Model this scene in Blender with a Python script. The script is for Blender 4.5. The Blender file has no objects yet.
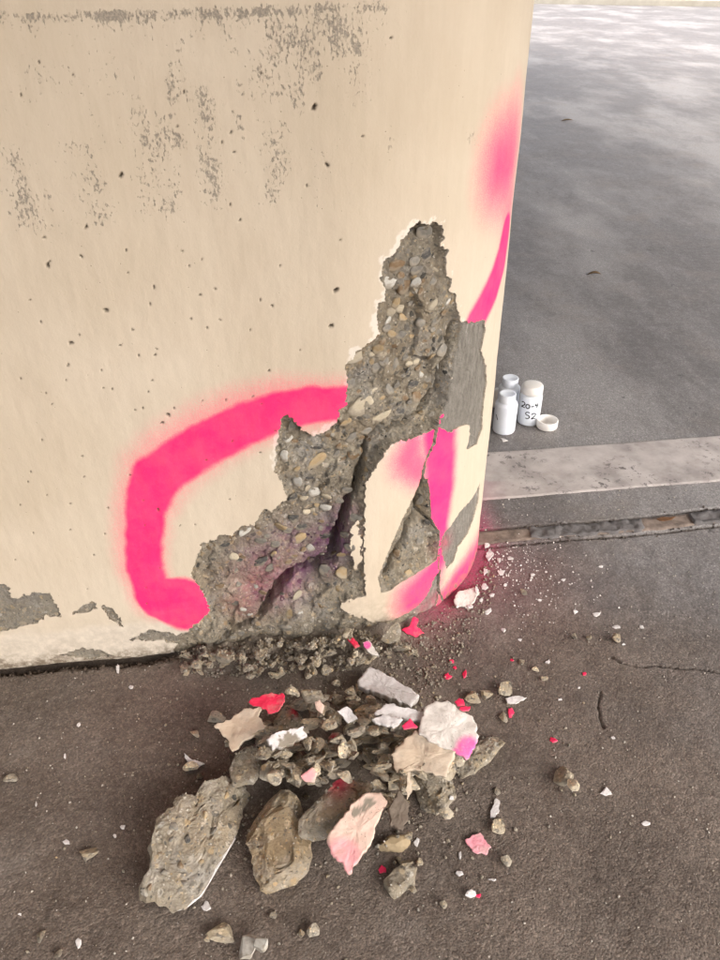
import bpy, bmesh, math, random
import numpy as np
from mathutils import Vector, Matrix, Euler
random.seed(7)
RNG = np.random.default_rng(11)
scene = bpy.context.scene
COL = scene.collection

# ------------------------------------------------------------------ camera, sky, sun, exposure
F_PX, CAM_H, PITCH, ROLL = 740.0, 0.8, math.radians(35), math.radians(0.8)
cam = bpy.data.objects.new('camera', bpy.data.cameras.new('camera'))
COL.objects.link(cam)
cam.data.sensor_fit = 'HORIZONTAL'; cam.data.sensor_width = 36.0
cam.data.lens = F_PX / 720.0 * 36.0
cam.data.clip_start = 0.02; cam.data.clip_end = 2000.0
cam.location = (0, 0, CAM_H)
cam.rotation_euler = (Matrix.Rotation(math.pi / 2 - PITCH, 4, 'X') @ Matrix.Rotation(-ROLL, 4, 'Z')).to_euler()
scene.camera = cam

SUN_EL, SUN_AZ = math.radians(42), math.radians(125)      # azimuth clockwise from +Y
world = bpy.data.worlds.new('World'); scene.world = world; world.use_nodes = True
wt = world.node_tree; wt.nodes.clear()
sky = wt.nodes.new('ShaderNodeTexSky'); sky.sky_type = 'NISHITA'; sky.sun_disc = False
sky.sun_elevation = SUN_EL; sky.sun_rotation = SUN_AZ; sky.dust_density = 7.0; sky.air_density = 0.7; sky.ozone_density = 0.5
bg = wt.nodes.new('ShaderNodeBackground'); bg.inputs['Strength'].default_value = 0.15
wo = wt.nodes.new('ShaderNodeOutputWorld')
hs = wt.nodes.new('ShaderNodeHueSaturation'); hs.inputs['Saturation'].default_value = 0.45      # thin overcast
wt.links.new(sky.outputs[0], hs.inputs['Color']); wt.links.new(hs.outputs[0], bg.inputs[0]); wt.links.new(bg.outputs[0], wo.inputs[0])
sl = bpy.data.lights.new('sun', 'SUN'); sl.energy = 1.5; sl.angle = math.radians(50); sl.color = (1.0, 0.96, 0.91)
sun = bpy.data.objects.new('sun', sl); COL.objects.link(sun)
sdir = Vector((math.sin(SUN_AZ) * math.cos(SUN_EL), math.cos(SUN_AZ) * math.cos(SUN_EL), math.sin(SUN_EL)))
sun.rotation_euler = sdir.to_track_quat('Z', 'Y').to_euler(); sun.location = sdir * 5
scene.view_settings.view_transform = 'Standard'; scene.view_settings.look = 'None'
scene.view_settings.exposure = 1.8; scene.view_settings.gamma = 1.0
scene.view_settings.use_curve_mapping = False

# ------------------------------------------------------------------ pixels to directions (photo is 720 x 960)
CT, ST, CR, SR = math.cos(PITCH), math.sin(PITCH), math.cos(ROLL), math.sin(ROLL)
def ray(px, py):
    a = (px - 360.0) / F_PX; b = (480.0 - py) / F_PX
    a, b = a * CR + b * SR, -a * SR + b * CR
    return np.array([a, CT + b * ST, -ST + b * CT])
def gnd(px, py, z=0.0):
    d = ray(px, py); t = (z - CAM_H) / d[2]
    return np.array([d[0] * t, d[1] * t, z])
def on_plane(px, py, p0, n):
    d = ray(px, py); o = np.array([0, 0, CAM_H])
    return o + d * (np.dot(p0 - o, n) / np.dot(d, n))

# ------------------------------------------------------------------ numpy noise
_perm = np.random.default_rng(3).permutation(4096)
def _h(ix, iy, s=0):
    return _perm[(_perm[(ix + s * 131) & 4095] + iy) & 4095]
def pnoise(x, y, s=0):
    x = np.asarray(x, float); y = np.asarray(y, float)
    xi = np.floor(x).astype(np.int64); yi = np.floor(y).astype(np.int64)
    fx = x - xi; fy = y - yi
    u = fx * fx * fx * (fx * (fx * 6 - 15) + 10); v = fy * fy * fy * (fy * (fy * 6 - 15) + 10)
    def g(ix, iy, dx, dy):
        a = _h(ix, iy, s) * (2 * math.pi / 4096.0)
        return np.cos(a) * dx + np.sin(a) * dy
    n00 = g(xi, yi, fx, fy); n10 = g(xi + 1, yi, fx - 1, fy)
    n01 = g(xi, yi + 1, fx, fy - 1); n11 = g(xi + 1, yi + 1, fx - 1, fy - 1)
    a = n00 + u * (n10 - n00); b = n01 + u * (n11 - n01)
    return 1.4 * (a + v * (b - a))
def fbm(x, y, oct=4, s=0, gain=0.5):
    r = 0.0; a = 1.0
    for k in range(oct):
        r = r + a * pnoise(x * 2 ** k + 17.3 * k, y * 2 ** k - 9.1 * k, s + k); a *= gain
    return r
def worley(x, y, s=0):
    xi = np.floor(x).astype(np.int64); yi = np.floor(y).astype(np.int64)
    d1 = np.full(x.shape, 9.0); idx = np.zeros(x.shape)
    for i in (-1, 0, 1):
        for j in (-1, 0, 1):
            cx = xi + i; cy = yi + j
            h = _h(cx, cy, s); h2 = _h(cx, cy, s + 7)
            d = np.hypot(cx + h / 4096.0 - x, cy + h2 / 4096.0 - y)
            m = d < d1
            d1 = np.where(m, d, d1); idx = np.where(m, h, idx)
    return d1, idx / 4096.0
def n3(p, f, s=0):
    x, y, z = p[:, 0] * f, p[:, 1] * f, p[:, 2] * f
    return (pnoise(x, y, s) + pnoise(y + 5.2, z, s + 1) + pnoise(z - 3.1, x, s + 2)) * 0.6
def sstep(a, b, x):
    t = np.clip((x - a) / (b - a), 0, 1); return t * t * (3 - 2 * t)
def seg_dist(P, path, widths=None):
    """distance to a polyline; also the width interpolated along it"""
    best = np.full(len(P), 1e9); w = np.zeros(len(P))
    for k in range(len(path) - 1):
        a = np.asarray(path[k], float); b = np.asarray(path[k + 1], float); ab = b - a
        t = np.clip(((P - a) @ ab) / max(ab @ ab, 1e-12), 0, 1)
        d = np.hypot(P[:, 0] - a[0] - t * ab[0], P[:, 1] - a[1] - t * ab[1])
        if widths is not None:
            ww = widths[k] + t * (widths[k + 1] - widths[k])
            m = (d - ww) < (best - w); w = np.where(m, ww, w)
        else:
            m = d < best
        best = np.where(m, d, best)
    return (best, w) if widths is not None else best
def poly_sd(P, poly, margin=0.03):
    """signed distance, negative inside"""
    poly = np.asarray(poly, float)
    out = np.full(len(P), margin)
    lo = poly.min(0) - margin; hi = poly.max(0) + margin
    sel = np.where((P[:, 0] > lo[0]) & (P[:, 0] < hi[0]) & (P[:, 1] > lo[1]) & (P[:, 1] < hi[1]))[0]
    Q = P[sel]
    d = np.full(len(Q), 1e9); ins = np.zeros(len(Q), bool)
    for k in range(len(poly)):
        a = poly[k]; b = poly[(k + 1) % len(poly)]; ab = b - a
        t = np.clip(((Q - a) @ ab) / max(ab @ ab, 1e-12), 0, 1)
        d = np.minimum(d, np.hypot(Q[:, 0] - a[0] - t * ab[0], Q[:, 1] - a[1] - t * ab[1]))
        c = (a[1] > Q[:, 1]) != (b[1] > Q[:, 1])
        with np.errstate(divide='ignore', invalid='ignore'):
            xx = a[0] + (Q[:, 1] - a[1]) * ab[0] / (ab[1] if ab[1] != 0 else 1e-12)
        ins ^= c & (Q[:, 0] < xx)
    out[sel] = np.where(ins, -d, np.minimum(d, margin))
    return out

# ------------------------------------------------------------------ mesh and object helpers
def mesh_np(name, V, Fq, attrs=None, smooth=True):
    """Fq: int array (n,3) or (n,4)"""
    V = np.asarray(V, np.float32); Fq = np.asarray(Fq, np.int32)
    k = Fq.shape[1]
    me = bpy.data.meshes.new(name)
    me.vertices.add(len(V)); me.vertices.foreach_set('co', V.ravel())
    me.loops.add(Fq.size); me.loops.foreach_set('vertex_index', Fq.ravel())
    me.polygons.add(len(Fq))
    me.polygons.foreach_set('loop_start', np.arange(0, Fq.size, k, dtype=np.int32))
    me.polygons.foreach_set('use_smooth', np.full(len(Fq), smooth))
    for an, av in (attrs or {}).items():
        at = me.attributes.new(an, 'FLOAT', 'POINT'); at.data.foreach_set('value', np.asarray(av, np.float32))
    me.update(calc_edges=True); me.validate()
    return me
def link(name, me, mat=None, parent=None):
    o = bpy.data.objects.new(name, me); COL.objects.link(o)
    if mat is not None and me is not None and not me.materials: me.materials.append(mat)
    if parent is not None: o.parent = parent
    return o
def tag(o, label=None, cat=None, group=None, kind=None):
    if label: o['label'] = label
    if cat: o['category'] = cat
    if group: o['group'] = group
    if kind: o['kind'] = kind
    return o
def thing(name, label, cat, loc=(0, 0, 0), group=None):
    o = bpy.data.objects.new(name, None); COL.objects.link(o); o.location = loc
    o.empty_display_size = 0.05
    return tag(o, label, cat, group)

# ------------------------------------------------------------------ node materials
class MB:
    def __init__(s, name, rough=0.8, spec=0.3):
        s.m = bpy.data.materials.new(name); s.m.use_nodes = True
        s.t = s.m.node_tree; s.b = s.t.nodes['Principled BSDF']
        s.b.inputs['Roughness'].default_value = rough
        s.b.inputs['Specular IOR Level'].default_value = spec
        s.tc = s.t.nodes.new('ShaderNodeTexCoord')
    def put(s, sock, v):
        if isinstance(v, bpy.types.NodeSocket): s.t.links.new(v, sock)
        elif isinstance(v, (tuple, list)) and len(v) == 3 and sock.type == 'RGBA': sock.default_value = (*v, 1)
        else: sock.default_value = v
    def vec(s, scale=(1, 1, 1), rot=(0, 0, 0), loc=(0, 0, 0), src=None):
        n = s.t.nodes.new('ShaderNodeMapping'); s.put(n.inputs['Vector'], src or s.tc.outputs['Object'])
        n.inputs['Scale'].default_value = scale; n.inputs['Rotation'].default_value = rot; n.inputs['Location'].default_value = loc
        return n.outputs[0]
    def noise(s, scale, detail=4, rough=0.55, vec=None, dist=0.0):
        n = s.t.nodes.new('ShaderNodeTexNoise'); s.put(n.inputs['Vector'], vec or s.tc.outputs['Object'])
        n.inputs['Scale'].default_value = scale; n.inputs['Detail'].default_value = detail
        n.inputs['Roughness'].default_value = rough; n.inputs['Distortion'].default_value = dist
        return n.outputs['Fac']
    def vor(s, scale, vec=None, feat='F1', rnd=1.0):
        n = s.t.nodes.new('ShaderNodeTexVoronoi'); n.feature = feat; s.put(n.inputs['Vector'], vec or s.tc.outputs['Object'])
        n.inputs['Scale'].default_value = scale; n.inputs['Randomness'].default_value = rnd
        return n
    def ramp(s, fac, stops, interp='LINEAR'):
        n = s.t.nodes.new('ShaderNodeValToRGB'); s.put(n.inputs[0], fac); e = n.color_ramp.elements
        n.color_ramp.interpolation = interp
        while len(e) < len(stops): e.new(0.5)
        for el, (p, c) in zip(e, stops):
            el.position = p; el.color = (c, c, c, 1) if not isinstance(c, tuple) else (*c, 1)
        return n.outputs[0]
    def mix(s, f, a, b, mode='MIX'):
        n = s.t.nodes.new('ShaderNodeMix'); n.data_type = 'RGBA'; n.blend_type = mode
        s.put(n.inputs[0], f); s.put(n.inputs[6], a); s.put(n.inputs[7], b); return n.outputs[2]
    def math(s, op, a, b=0.0, clamp=False):
        n = s.t.nodes.new('ShaderNodeMath'); n.operation = op; n.use_clamp = clamp
        s.put(n.inputs[0], a); s.put(n.inputs[1], b); return n.outputs[0]
    def attr(s, name):
        n = s.t.nodes.new('ShaderNodeAttribute'); n.attribute_name = name; return n.outputs['Fac']
    def rnd(s):
        return s.t.nodes.new('ShaderNodeObjectInfo').outputs['Random']
    def bump(s, h, strength=0.5, dist=0.001, prev=None):
        n = s.t.nodes.new('ShaderNodeBump'); n.inputs['Strength'].default_value = strength; n.inputs['Distance'].default_value = dist
        s.put(n.inputs['Height'], h)
        if prev is not None: s.put(n.inputs['Normal'], prev)
        return n.outputs[0]
    def out(s, col, normal=None, rough=None):
        s.put(s.b.inputs['Base Color'], col)
        if normal is not None: s.put(s.b.inputs['Normal'], normal)
        if rough is not None: s.put(s.b.inputs['Roughness'], rough)
        return s.m

PINK = (0.95, 0.022, 0.155)
def mat_paint():
    m = MB('wall_paint', 0.72, 0.25)
    big = m.noise(5, 4, 0.6); mid = m.noise(40, 5, 0.65); fine = m.noise(420, 3, 0.6)
    strokes = m.noise(120, 4, 0.6, m.vec((1, 1, 0.12)))
    col = m.mix(m.ramp(big, [(0.3, 0.0), (0.7, 1.0)]), (0.53, 0.44, 0.325), (0.60, 0.51, 0.395))
    col = m.mix(m.math('MULTIPLY', m.ramp(mid, [(0.45, 0.0), (0.75, 1.0)]), 0.35), col, (0.52, 0.42, 0.31))
    col = m.mix(m.math('MULTIPLY', m.ramp(strokes, [(0.4, 0.0), (0.7, 1.0)]), 0.12), col, (0.70, 0.60, 0.48))
    grime = m.math('MULTIPLY', m.ramp(m.noise(11, 6, 0.7, m.vec((1, 1, 0.35))), [(0.5, 0.0), (0.72, 1.0)]), 0.35)
    col = m.mix(grime, col, (0.46, 0.37, 0.27))
    pv = m.vor(210); ps = m.t.nodes.new('ShaderNodeSeparateColor'); m.put(ps.inputs[0], pv.outputs['Color'])
    tiny = m.math('MULTIPLY', m.math('GREATER_THAN', ps.outputs[0], 0.94), m.ramp(pv.outputs['Distance'], [(0.05, 0.8), (0.14, 0.0)]))
    col = m.mix(tiny, col, (0.17, 0.135, 0.10))
    col = m.mix(m.attr('pale'), col, (0.72, 0.65, 0.56))
    # paint rubbed off: grey flecks where the stain mask allows them
    fl = m.noise(380, 4, 0.62, m.vec((1, 1, 0.6)))
    thr = m.math('SUBTRACT', m.math('ADD', fl, m.math('MULTIPLY', m.attr('stain'), 0.30)), 0.745)
    fleck = m.math('MULTIPLY', m.math('MULTIPLY', thr, 9.0, True), m.ramp(m.noise(600, 2), [(0.3, 0.5), (0.6, 0.9)]))
    col = m.mix(fleck, col, (0.235, 0.205, 0.165))
    pf = m.math('ADD', m.attr('pink'), m.math('MULTIPLY', m.math('SUBTRACT', m.noise(1000, 2, 0.8), 0.5), m.math('MULTIPLY', m.ramp(m.attr('pink'), [(0.0, 0.0), (0.12, 0.7), (0.5, 1.0), (0.9, 0.15)]), 1.5)), True)
    pcol = m.mix(m.attr('magenta'), PINK, (0.95, 0.028, 0.18))
    pcol = m.mix(m.math('MULTIPLY', m.ramp(mid, [(0.4, 0.0), (0.7, 1.0)]), 0.15), pcol, (0.88, 0.035, 0.12))
    thin = m.ramp(m.noise(26, 5, 0.65), [(0.35, 0.92), (0.6, 1.0)])
    col = m.mix(m.math('MULTIPLY', pf, thin), col, pcol)
    col = m.mix(m.attr('hole_shade'), col, (0.09, 0.07, 0.05))  # shade inside the pin holes painted in as dark colour
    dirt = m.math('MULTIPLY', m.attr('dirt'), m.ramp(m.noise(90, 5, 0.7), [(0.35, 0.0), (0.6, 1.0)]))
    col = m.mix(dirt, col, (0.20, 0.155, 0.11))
    hgt = m.math('ADD', m.math('MULTIPLY', strokes, 0.35), m.math('ADD', m.math('MULTIPLY', fine, 0.3), m.math('MULTIPLY', mid, 0.8)))
    hgt = m.math('SUBTRACT', hgt, m.math('MULTIPLY', fleck, 0.8))
    hgt = m.math('SUBTRACT', hgt, tiny)
    return m.out(col, m.bump(hgt, 0.55, 0.0012), m.ramp(mid, [(0.3, 0.62), (0.7, 0.82)]))
def concrete_nodes(m, fscale=1.0, tint=None):
    src = None
    base = m.mix(m.ramp(m.noise(22 * fscale, 5, 0.65), [(0.32, 0.0), (0.68, 1.0)]), (0.245, 0.205, 0.15), (0.41, 0.36, 0.275))
    base = m.mix(m.math('MULTIPLY', m.ramp(m.noise(150 * fscale, 4, 0.7), [(0.42, 0.0), (0.7, 1.0)]), 0.6), base, (0.125, 0.10, 0.075))
    base = m.mix(m.math('MULTIPLY', m.ramp(m.noise(15 * fscale, 4, 0.6, m.vec(loc=(5, 3, 1))), [(0.50, 0.0), (0.66, 1.0)]), 0.4), base, (0.34, 0.26, 0.165))
    base = m.mix(m.math('MULTIPLY', m.ramp(m.noise(18 * fscale, 4, 0.6, m.vec(loc=(-4, 9, 2))), [(0.52, 0.0), (0.66, 1.0)]), 0.45), base, (0.30, 0.295, 0.29))
    warp = m.t.nodes.new('ShaderNodeVectorMath'); warp.operation = 'ADD'
    nz = m.t.nodes.new('ShaderNodeTexNoise'); nz.inputs['Scale'].default_value = 60 * fscale
    m.put(nz.inputs['Vector'], m.tc.outputs['Object'])
    sc = m.t.nodes.new('ShaderNodeVectorMath'); sc.operation = 'SCALE'; sc.inputs['Scale'].default_value = 0.012 / fscale
    m.put(sc.inputs[0], nz.outputs['Color']); m.put(warp.inputs[0], m.tc.outputs['Object']); m.put(warp.inputs[1], sc.outputs[0])
    v1 = m.vor(115 * fscale, warp.outputs[0]); v2 = m.vor(300 * fscale, warp.outputs[0])
    for v, k, r in ((v1, 0.55, 0.36), (v2, 0.55, 0.32)):
        sep = m.t.nodes.new('ShaderNodeSeparateColor'); m.put(sep.inputs[0], v.outputs['Color'])
        here = m.math('MULTIPLY', m.math('GREATER_THAN', sep.outputs[0], k), m.ramp(v.outputs['Distance'], [(r, 1.0), (r + 0.12, 0.0)]))
        pc = m.ramp(sep.outputs[1], [(0.0, (0.06, 0.057, 0.052)), (0.25, (0.27, 0.24, 0.19)), (0.5, (0.42, 0.31, 0.18)), (0.75, (0.52, 0.47, 0.39)), (1.0, (0.17, 0.15, 0.125))])
        base = m.mix(here, base, pc)
    h = m.math('ADD', m.math('MULTIPLY', m.noise(260 * fscale, 5, 0.75), 1.4), m.math('MULTIPLY', m.noise(70 * fscale, 4, 0.6), 1.0))
    h = m.math('SUBTRACT', h, m.math('MULTIPLY', v1.outputs['Distance'], 0.35))
    return base, h
def mat_core():
    m = MB('broken_concrete_face', 0.9, 0.2)
    base, h = concrete_nodes(m)
    skim = m.noise(190, 5, 0.68, m.vec((1, 1, 0.30)))
    grey = m.mix(m.ramp(skim, [(0.35, 0.0), (0.66, 1.0)]), (0.21, 0.19, 0.16), (0.33, 0.30, 0.255))
    grey = m.mix(m.math('MULTIPLY', m.ramp(m.noise(70, 4, 0.6, m.vec((1, 1, 0.12))), [(0.60, 0.0), (0.66, 1.0)]), 0.7), grey, (0.55, 0.50, 0.43))
    base = m.mix(m.attr('skim'), base, grey)
    pw = m.math('MULTIPLY', m.attr('purple'), m.ramp(m.noise(95, 5, 0.7), [(0.30, 0.2), (0.62, 1.0)]))
    base = m.mix(m.math('MULTIPLY', pw, 0.85, True), base, (0.20, 0.04, 0.16))
    pk = m.math('MULTIPLY', m.attr('pink'), m.ramp(m.noise(160, 5, 0.7), [(0.30, 0.2), (0.6, 1.0)]))
    base = m.mix(m.math('MULTIPLY', pk, 0.9, True), base, (0.85, 0.04, 0.17))
    return m.out(base, m.bump(h, 1.0, 0.0035))
def mat_rubble(name='rubble_concrete', bright=1.0, fs=1.0, tint=None):
    m = MB(name, 0.92, 0.2)
    base, h = concrete_nodes(m, fs)
    r = m.rnd()
    t = m.ramp(r, [(0.0, (0.88, 0.88, 0.90)), (0.35, (1.1, 1.08, 1.05)), (0.6, (0.95, 0.9, 0.82)), (0.8, (1.35, 1.3, 1.2)), (1.0, (1.6, 1.55, 1.45))])
    if fs != 1.0: base = m.mix(1.0, base, t, 'MULTIPLY')
    if tint: base = m.mix(1.0, base, tint, 'MULTIPLY')
    if bright != 1.0: base = m.mix(1.0, base, (bright, bright, bright), 'MULTIPLY')
    dust = m.math('MULTIPLY', m.ramp(m.noise(45 * fs, 4, 0.6), [(0.45, 0.0), (0.66, 1.0)]), 0.55)
    base = m.mix(dust, base, (0.46, 0.41, 0.345))
    rd = m.math('MULTIPLY', m.attr('pink'), 0.9)
    base = m.mix(rd, base, (0.75, 0.03, 0.08))
    return m.out(base, m.bump(h, 1.0, 0.004))
def mat_stone(name, a, b, k=0.008):
    m = MB(name, 0.7, 0.35)
    c = m.mix(m.ramp(m.noise(110 * k, 4, 0.6), [(0.35, 0.0), (0.65, 1.0)]), a, b)
    t = m.ramp(m.rnd(), [(0.0, 0.75), (1.0, 1.2)])
    c = m.mix(1.0, c, t, 'MULTIPLY')
    film = m.math('MULTIPLY', m.ramp(m.noise(90 * k, 5, 0.65), [(0.44, 0.0), (0.58, 1.0)]), 0.75)
    c = m.mix(film, c, (0.26, 0.22, 0.165))
    return m.out(c, m.bump(m.noise(240 * k, 4, 0.7), 0.6, 0.0012))
def mat_flake(name, a, b, pink=PINK, speck=True):
    m = MB(name, 0.75, 0.25)
    c = m.mix(m.ramp(m.noise(45, 4, 0.6), [(0.35, 0.0), (0.65, 1.0)]), a, b)
    if speck:
        c = m.mix(m.ramp(m.noise(520, 2, 0.5), [(0.68, 0.0), (0.72, 0.75)]), c, (0.10, 0.085, 0.07))
    c = m.mix(m.math('MULTIPLY', m.attr('pink'), m.ramp(m.noise(300, 3), [(0.3, 0.75), (0.5, 1.0)])), c, pink)
    dusty = m.math('MULTIPLY', m.ramp(m.noise(75, 6, 0.7), [(0.50, 0.0), (0.70, 1.0)]), 0.5)
    c = m.mix(dusty, c, (0.36, 0.30, 0.235))
    c = m.mix(m.attr('bare'), c, (0.27, 0.23, 0.18))
    return m.out(c, m.bump(m.math('ADD', m.noise(300, 4, 0.7), m.math('MULTIPLY', m.noise(60, 3), 0.8)), 0.5, 0.0012))
def mat_ground():
    m = MB('floor_concrete', 0.75, 0.5)
    big = m.noise(1.5, 7, 0.68, m.vec((1, 0.45, 1), rot=(0, 0, 0.5), loc=(3, 1, 0))); mid = m.noise(9, 6, 0.62); fine = m.noise(120, 5, 0.7); grit = m.noise(700, 3, 0.6)
    c = m.mix(m.ramp(mid, [(0.3, 0.0), (0.7, 1.0)]), (0.084, 0.062, 0.047), (0.180, 0.139, 0.110))
    c = m.mix(m.math('MULTIPLY', m.ramp(fine, [(0.40, 0.0), (0.68, 1.0)]), 0.5), c, (0.225, 0.182, 0.15))
    c = m.mix(m.math('MULTIPLY', m.ramp(grit, [(0.36, 1.0), (0.48, 0.0)]), 0.6), c, (0.045, 0.035, 0.028))
    # cleaner, cooler grey floor away from the pillar foot
    c2 = m.mix(m.ramp(big, [(0.47, 0.0), (0.60, 1.0)]), (0.138, 0.123, 0.115), (0.285, 0.265, 0.253))
    c2 = m.mix(m.math('MULTIPLY', m.ramp(m.noise(12, 8, 0.78, m.vec((1, 0.5, 1))), [(0.5, 0.0), (0.62, 1.0)]), 0.4), c2, (0.25, 0.235, 0.23))
    c2 = m.mix(m.math('MULTIPLY', m.ramp(m.noise(3.5, 8, 0.75, m.vec((1, 0.35, 1), rot=(0, 0, -0.3), loc=(2, 7, 0))), [(0.52, 0.0), (0.57, 1.0)]), 0.32), c2, (0.10, 0.09, 0.086))
    c2 = m.mix(m.math('MULTIPLY', m.ramp(m.noise(55, 6, 0.75), [(0.44, 0.0), (0.66, 1.0)]), 0.45), c2, (0.26, 0.245, 0.24))
    c2 = m.mix(m.math('MULTIPLY', m.ramp(grit, [(0.36, 1.0), (0.48, 0.0)]), 0.5), c2, (0.06, 0.055, 0.052))
    sp2 = m.ramp(m.noise(26, 4, 0.6, m.vec((1, 0.6, 1))), [(0.68, 0.0), (0.71, 1.0)])
    c2 = m.mix(m.math('MULTIPLY', sp2, 0.7), c2, (0.05, 0.045, 0.042))
    c = m.mix(m.attr('clean'), c, c2)
    c = m.mix(m.math('MULTIPLY', m.ramp(m.noise(5.5, 6, 0.68, m.vec(loc=(1, 4, 0))), [(0.52, 0.0), (0.70, 1.0)]), 0.5), c, (0.235, 0.20, 0.172))
    gr = m.vor(430); gs = m.t.nodes.new('ShaderNodeSeparateColor'); m.put(gs.inputs[0], gr.outputs['Color'])
    c = m.mix(1.0, c, m.ramp(gs.outputs[1], [(0.0, 0.72), (0.5, 0.95), (0.85, 1.12), (1.0, 1.45)]), 'MULTIPLY')
    v = m.vor(260); sep = m.t.nodes.new('ShaderNodeSeparateColor'); m.put(sep.inputs[0], v.outputs['Color'])
    sp = m.math('MULTIPLY', m.math('GREATER_THAN', sep.outputs[0], 0.86), m.ramp(v.outputs['Distance'], [(0.12, 1.0), (0.2, 0.0)]))
    c = m.mix(m.math('MULTIPLY', sp, 0.55), c, (0.42, 0.38, 0.33))
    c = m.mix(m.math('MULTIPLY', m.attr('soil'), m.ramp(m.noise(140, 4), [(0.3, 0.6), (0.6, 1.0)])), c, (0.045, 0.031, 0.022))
    c = m.mix(m.math('MULTIPLY', m.attr('dust'), m.ramp(m.noise(60, 5, 0.7), [(0.3, 0.3), (0.65, 1.0)])), c, (0.27, 0.225, 0.175))
    c = m.mix(m.math('MULTIPLY', m.attr('pink'), m.ramp(m.noise(260, 4, 0.7), [(0.35, 0.35), (0.6, 1.0)])), c, (0.55, 0.035, 0.15))
    h = m.math('ADD', m.math('MULTIPLY', m.noise(260, 5, 0.8), 0.6), m.math('MULTIPLY', grit, 0.8))
    h = m.math('ADD', h, m.math('MULTIPLY', m.noise(45, 4, 0.6), 0.2))
    h = m.math('SUBTRACT', h, m.math('MULTIPLY', gr.outputs['Distance'], 0.6))
    st = m.ramp(m.attr('clean'), [(0.0, 1.0), (0.7, 0.5), (1.0, 0.3)])
    nb = m.bump(m.math('MULTIPLY', m.math('MULTIPLY', h, st), m.math('SUBTRACT', 1.0, m.attr('far'))), 0.8, 0.002)
    smooth = m.ramp(m.noise(3.2, 5, 0.65), [(0.34, 0.48), (0.66, 0.54)])
    rough = m.mix(m.attr('clean'), (0.85, 0.85, 0.85), smooth)
    return m.out(c, nb, rough)
def mat_marking():
    m = MB('worn_white_line_paint', 0.7, 0.3)
    c = m.mix(m.ramp(m.noise(18, 6, 0.65), [(0.35, 0.0), (0.65, 1.0)]), (0.38, 0.335, 0.315), (0.50, 0.455, 0.43))
    w = m.ramp(m.noise(70, 6, 0.75), [(0.55, 0.0), (0.60, 1.0)])
    c = m.mix(m.math('MULTIPLY', w, m.ramp(m.noise(7, 3), [(0.42, 0.0), (0.6, 1.0)])), c, (0.115, 0.102, 0.098))
    c = m.mix(m.math('MULTIPLY', m.ramp(m.noise(11, 5, 0.6), [(0.5, 0.0), (0.66, 1.0)]), 0.45), c, (0.20, 0.18, 0.17))
    c = m.mix(m.attr('pink'), c, (0.42, 0.10, 0.16))
    return m.out(c, m.bump(m.math('ADD', m.noise(150, 5, 0.7), m.math('MULTIPLY', w, -0.6)), 0.4, 0.001))
def simple(name, a, b, scale=60, rough=0.8, bumpd=0.0008, spec=0.3):
    m = MB(name, rough, spec)
    c = m.mix(m.ramp(m.noise(scale, 4, 0.6), [(0.35, 0.0), (0.65, 1.0)]), a, b)
    return m.out(c, m.bump(m.noise(scale * 4, 4, 0.7), 0.5, bumpd))

M_PAINT, M_CORE, M_GROUND, M_MARK = mat_paint(), mat_core(), mat_ground(), mat_marking()
M_RUB = mat_rubble(bright=1.3); M_RUB2 = mat_rubble('rubble_concrete_pale', 1.6)
M_LOOSE = mat_rubble('loose_concrete', 1.4, 0.011); M_LOOSE2 = mat_rubble('loose_concrete_pale', 1.9, 0.011)
STONES = {
    'dark': mat_stone('aggregate_dark', (0.045, 0.043, 0.04), (0.09, 0.083, 0.075)),
    'grey': mat_stone('aggregate_grey', (0.17, 0.155, 0.13), (0.27, 0.245, 0.205)),
    'tan': mat_stone('aggregate_tan', (0.30, 0.21, 0.11), (0.42, 0.32, 0.18)),
    'cream': mat_stone('aggregate_cream', (0.42, 0.35, 0.245), (0.55, 0.48, 0.36)),
    'brown': mat_stone('aggregate_brown', (0.15, 0.095, 0.05), (0.24, 0.165, 0.095)),
    'pale': mat_stone('aggregate_pale', (0.42, 0.40, 0.35), (0.54, 0.51, 0.46)),
}
M_BEIGE = mat_flake('flake_beige', (0.56, 0.44, 0.32), (0.64, 0.53, 0.41), speck=False)
M_WHITE = mat_flake('flake_white', (0.66, 0.60, 0.54), (0.74, 0.69, 0.63), pink=(0.90, 0.13, 0.40))
M_CLEANWHITE = mat_flake('flake_clean_white', (0.62, 0.58, 0.56), (0.72, 0.69, 0.67), speck=False)
M_BLUSH = mat_flake('flake_blush', (0.66, 0.46, 0.37), (0.70, 0.52, 0.43), pink=(0.80, 0.36, 0.37))
M_PINK = mat_flake('flake_pink', (0.88, 0.03, 0.11), (0.92, 0.05, 0.15), speck=False)
M_RED = mat_flake('flake_red', (0.66, 0.02, 0.065), (0.74, 0.035, 0.09), speck=False)
M_PALEPINK = mat_flake('flake_pale_pink', (0.80, 0.30, 0.36), (0.82, 0.42, 0.45), speck=False)

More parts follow.
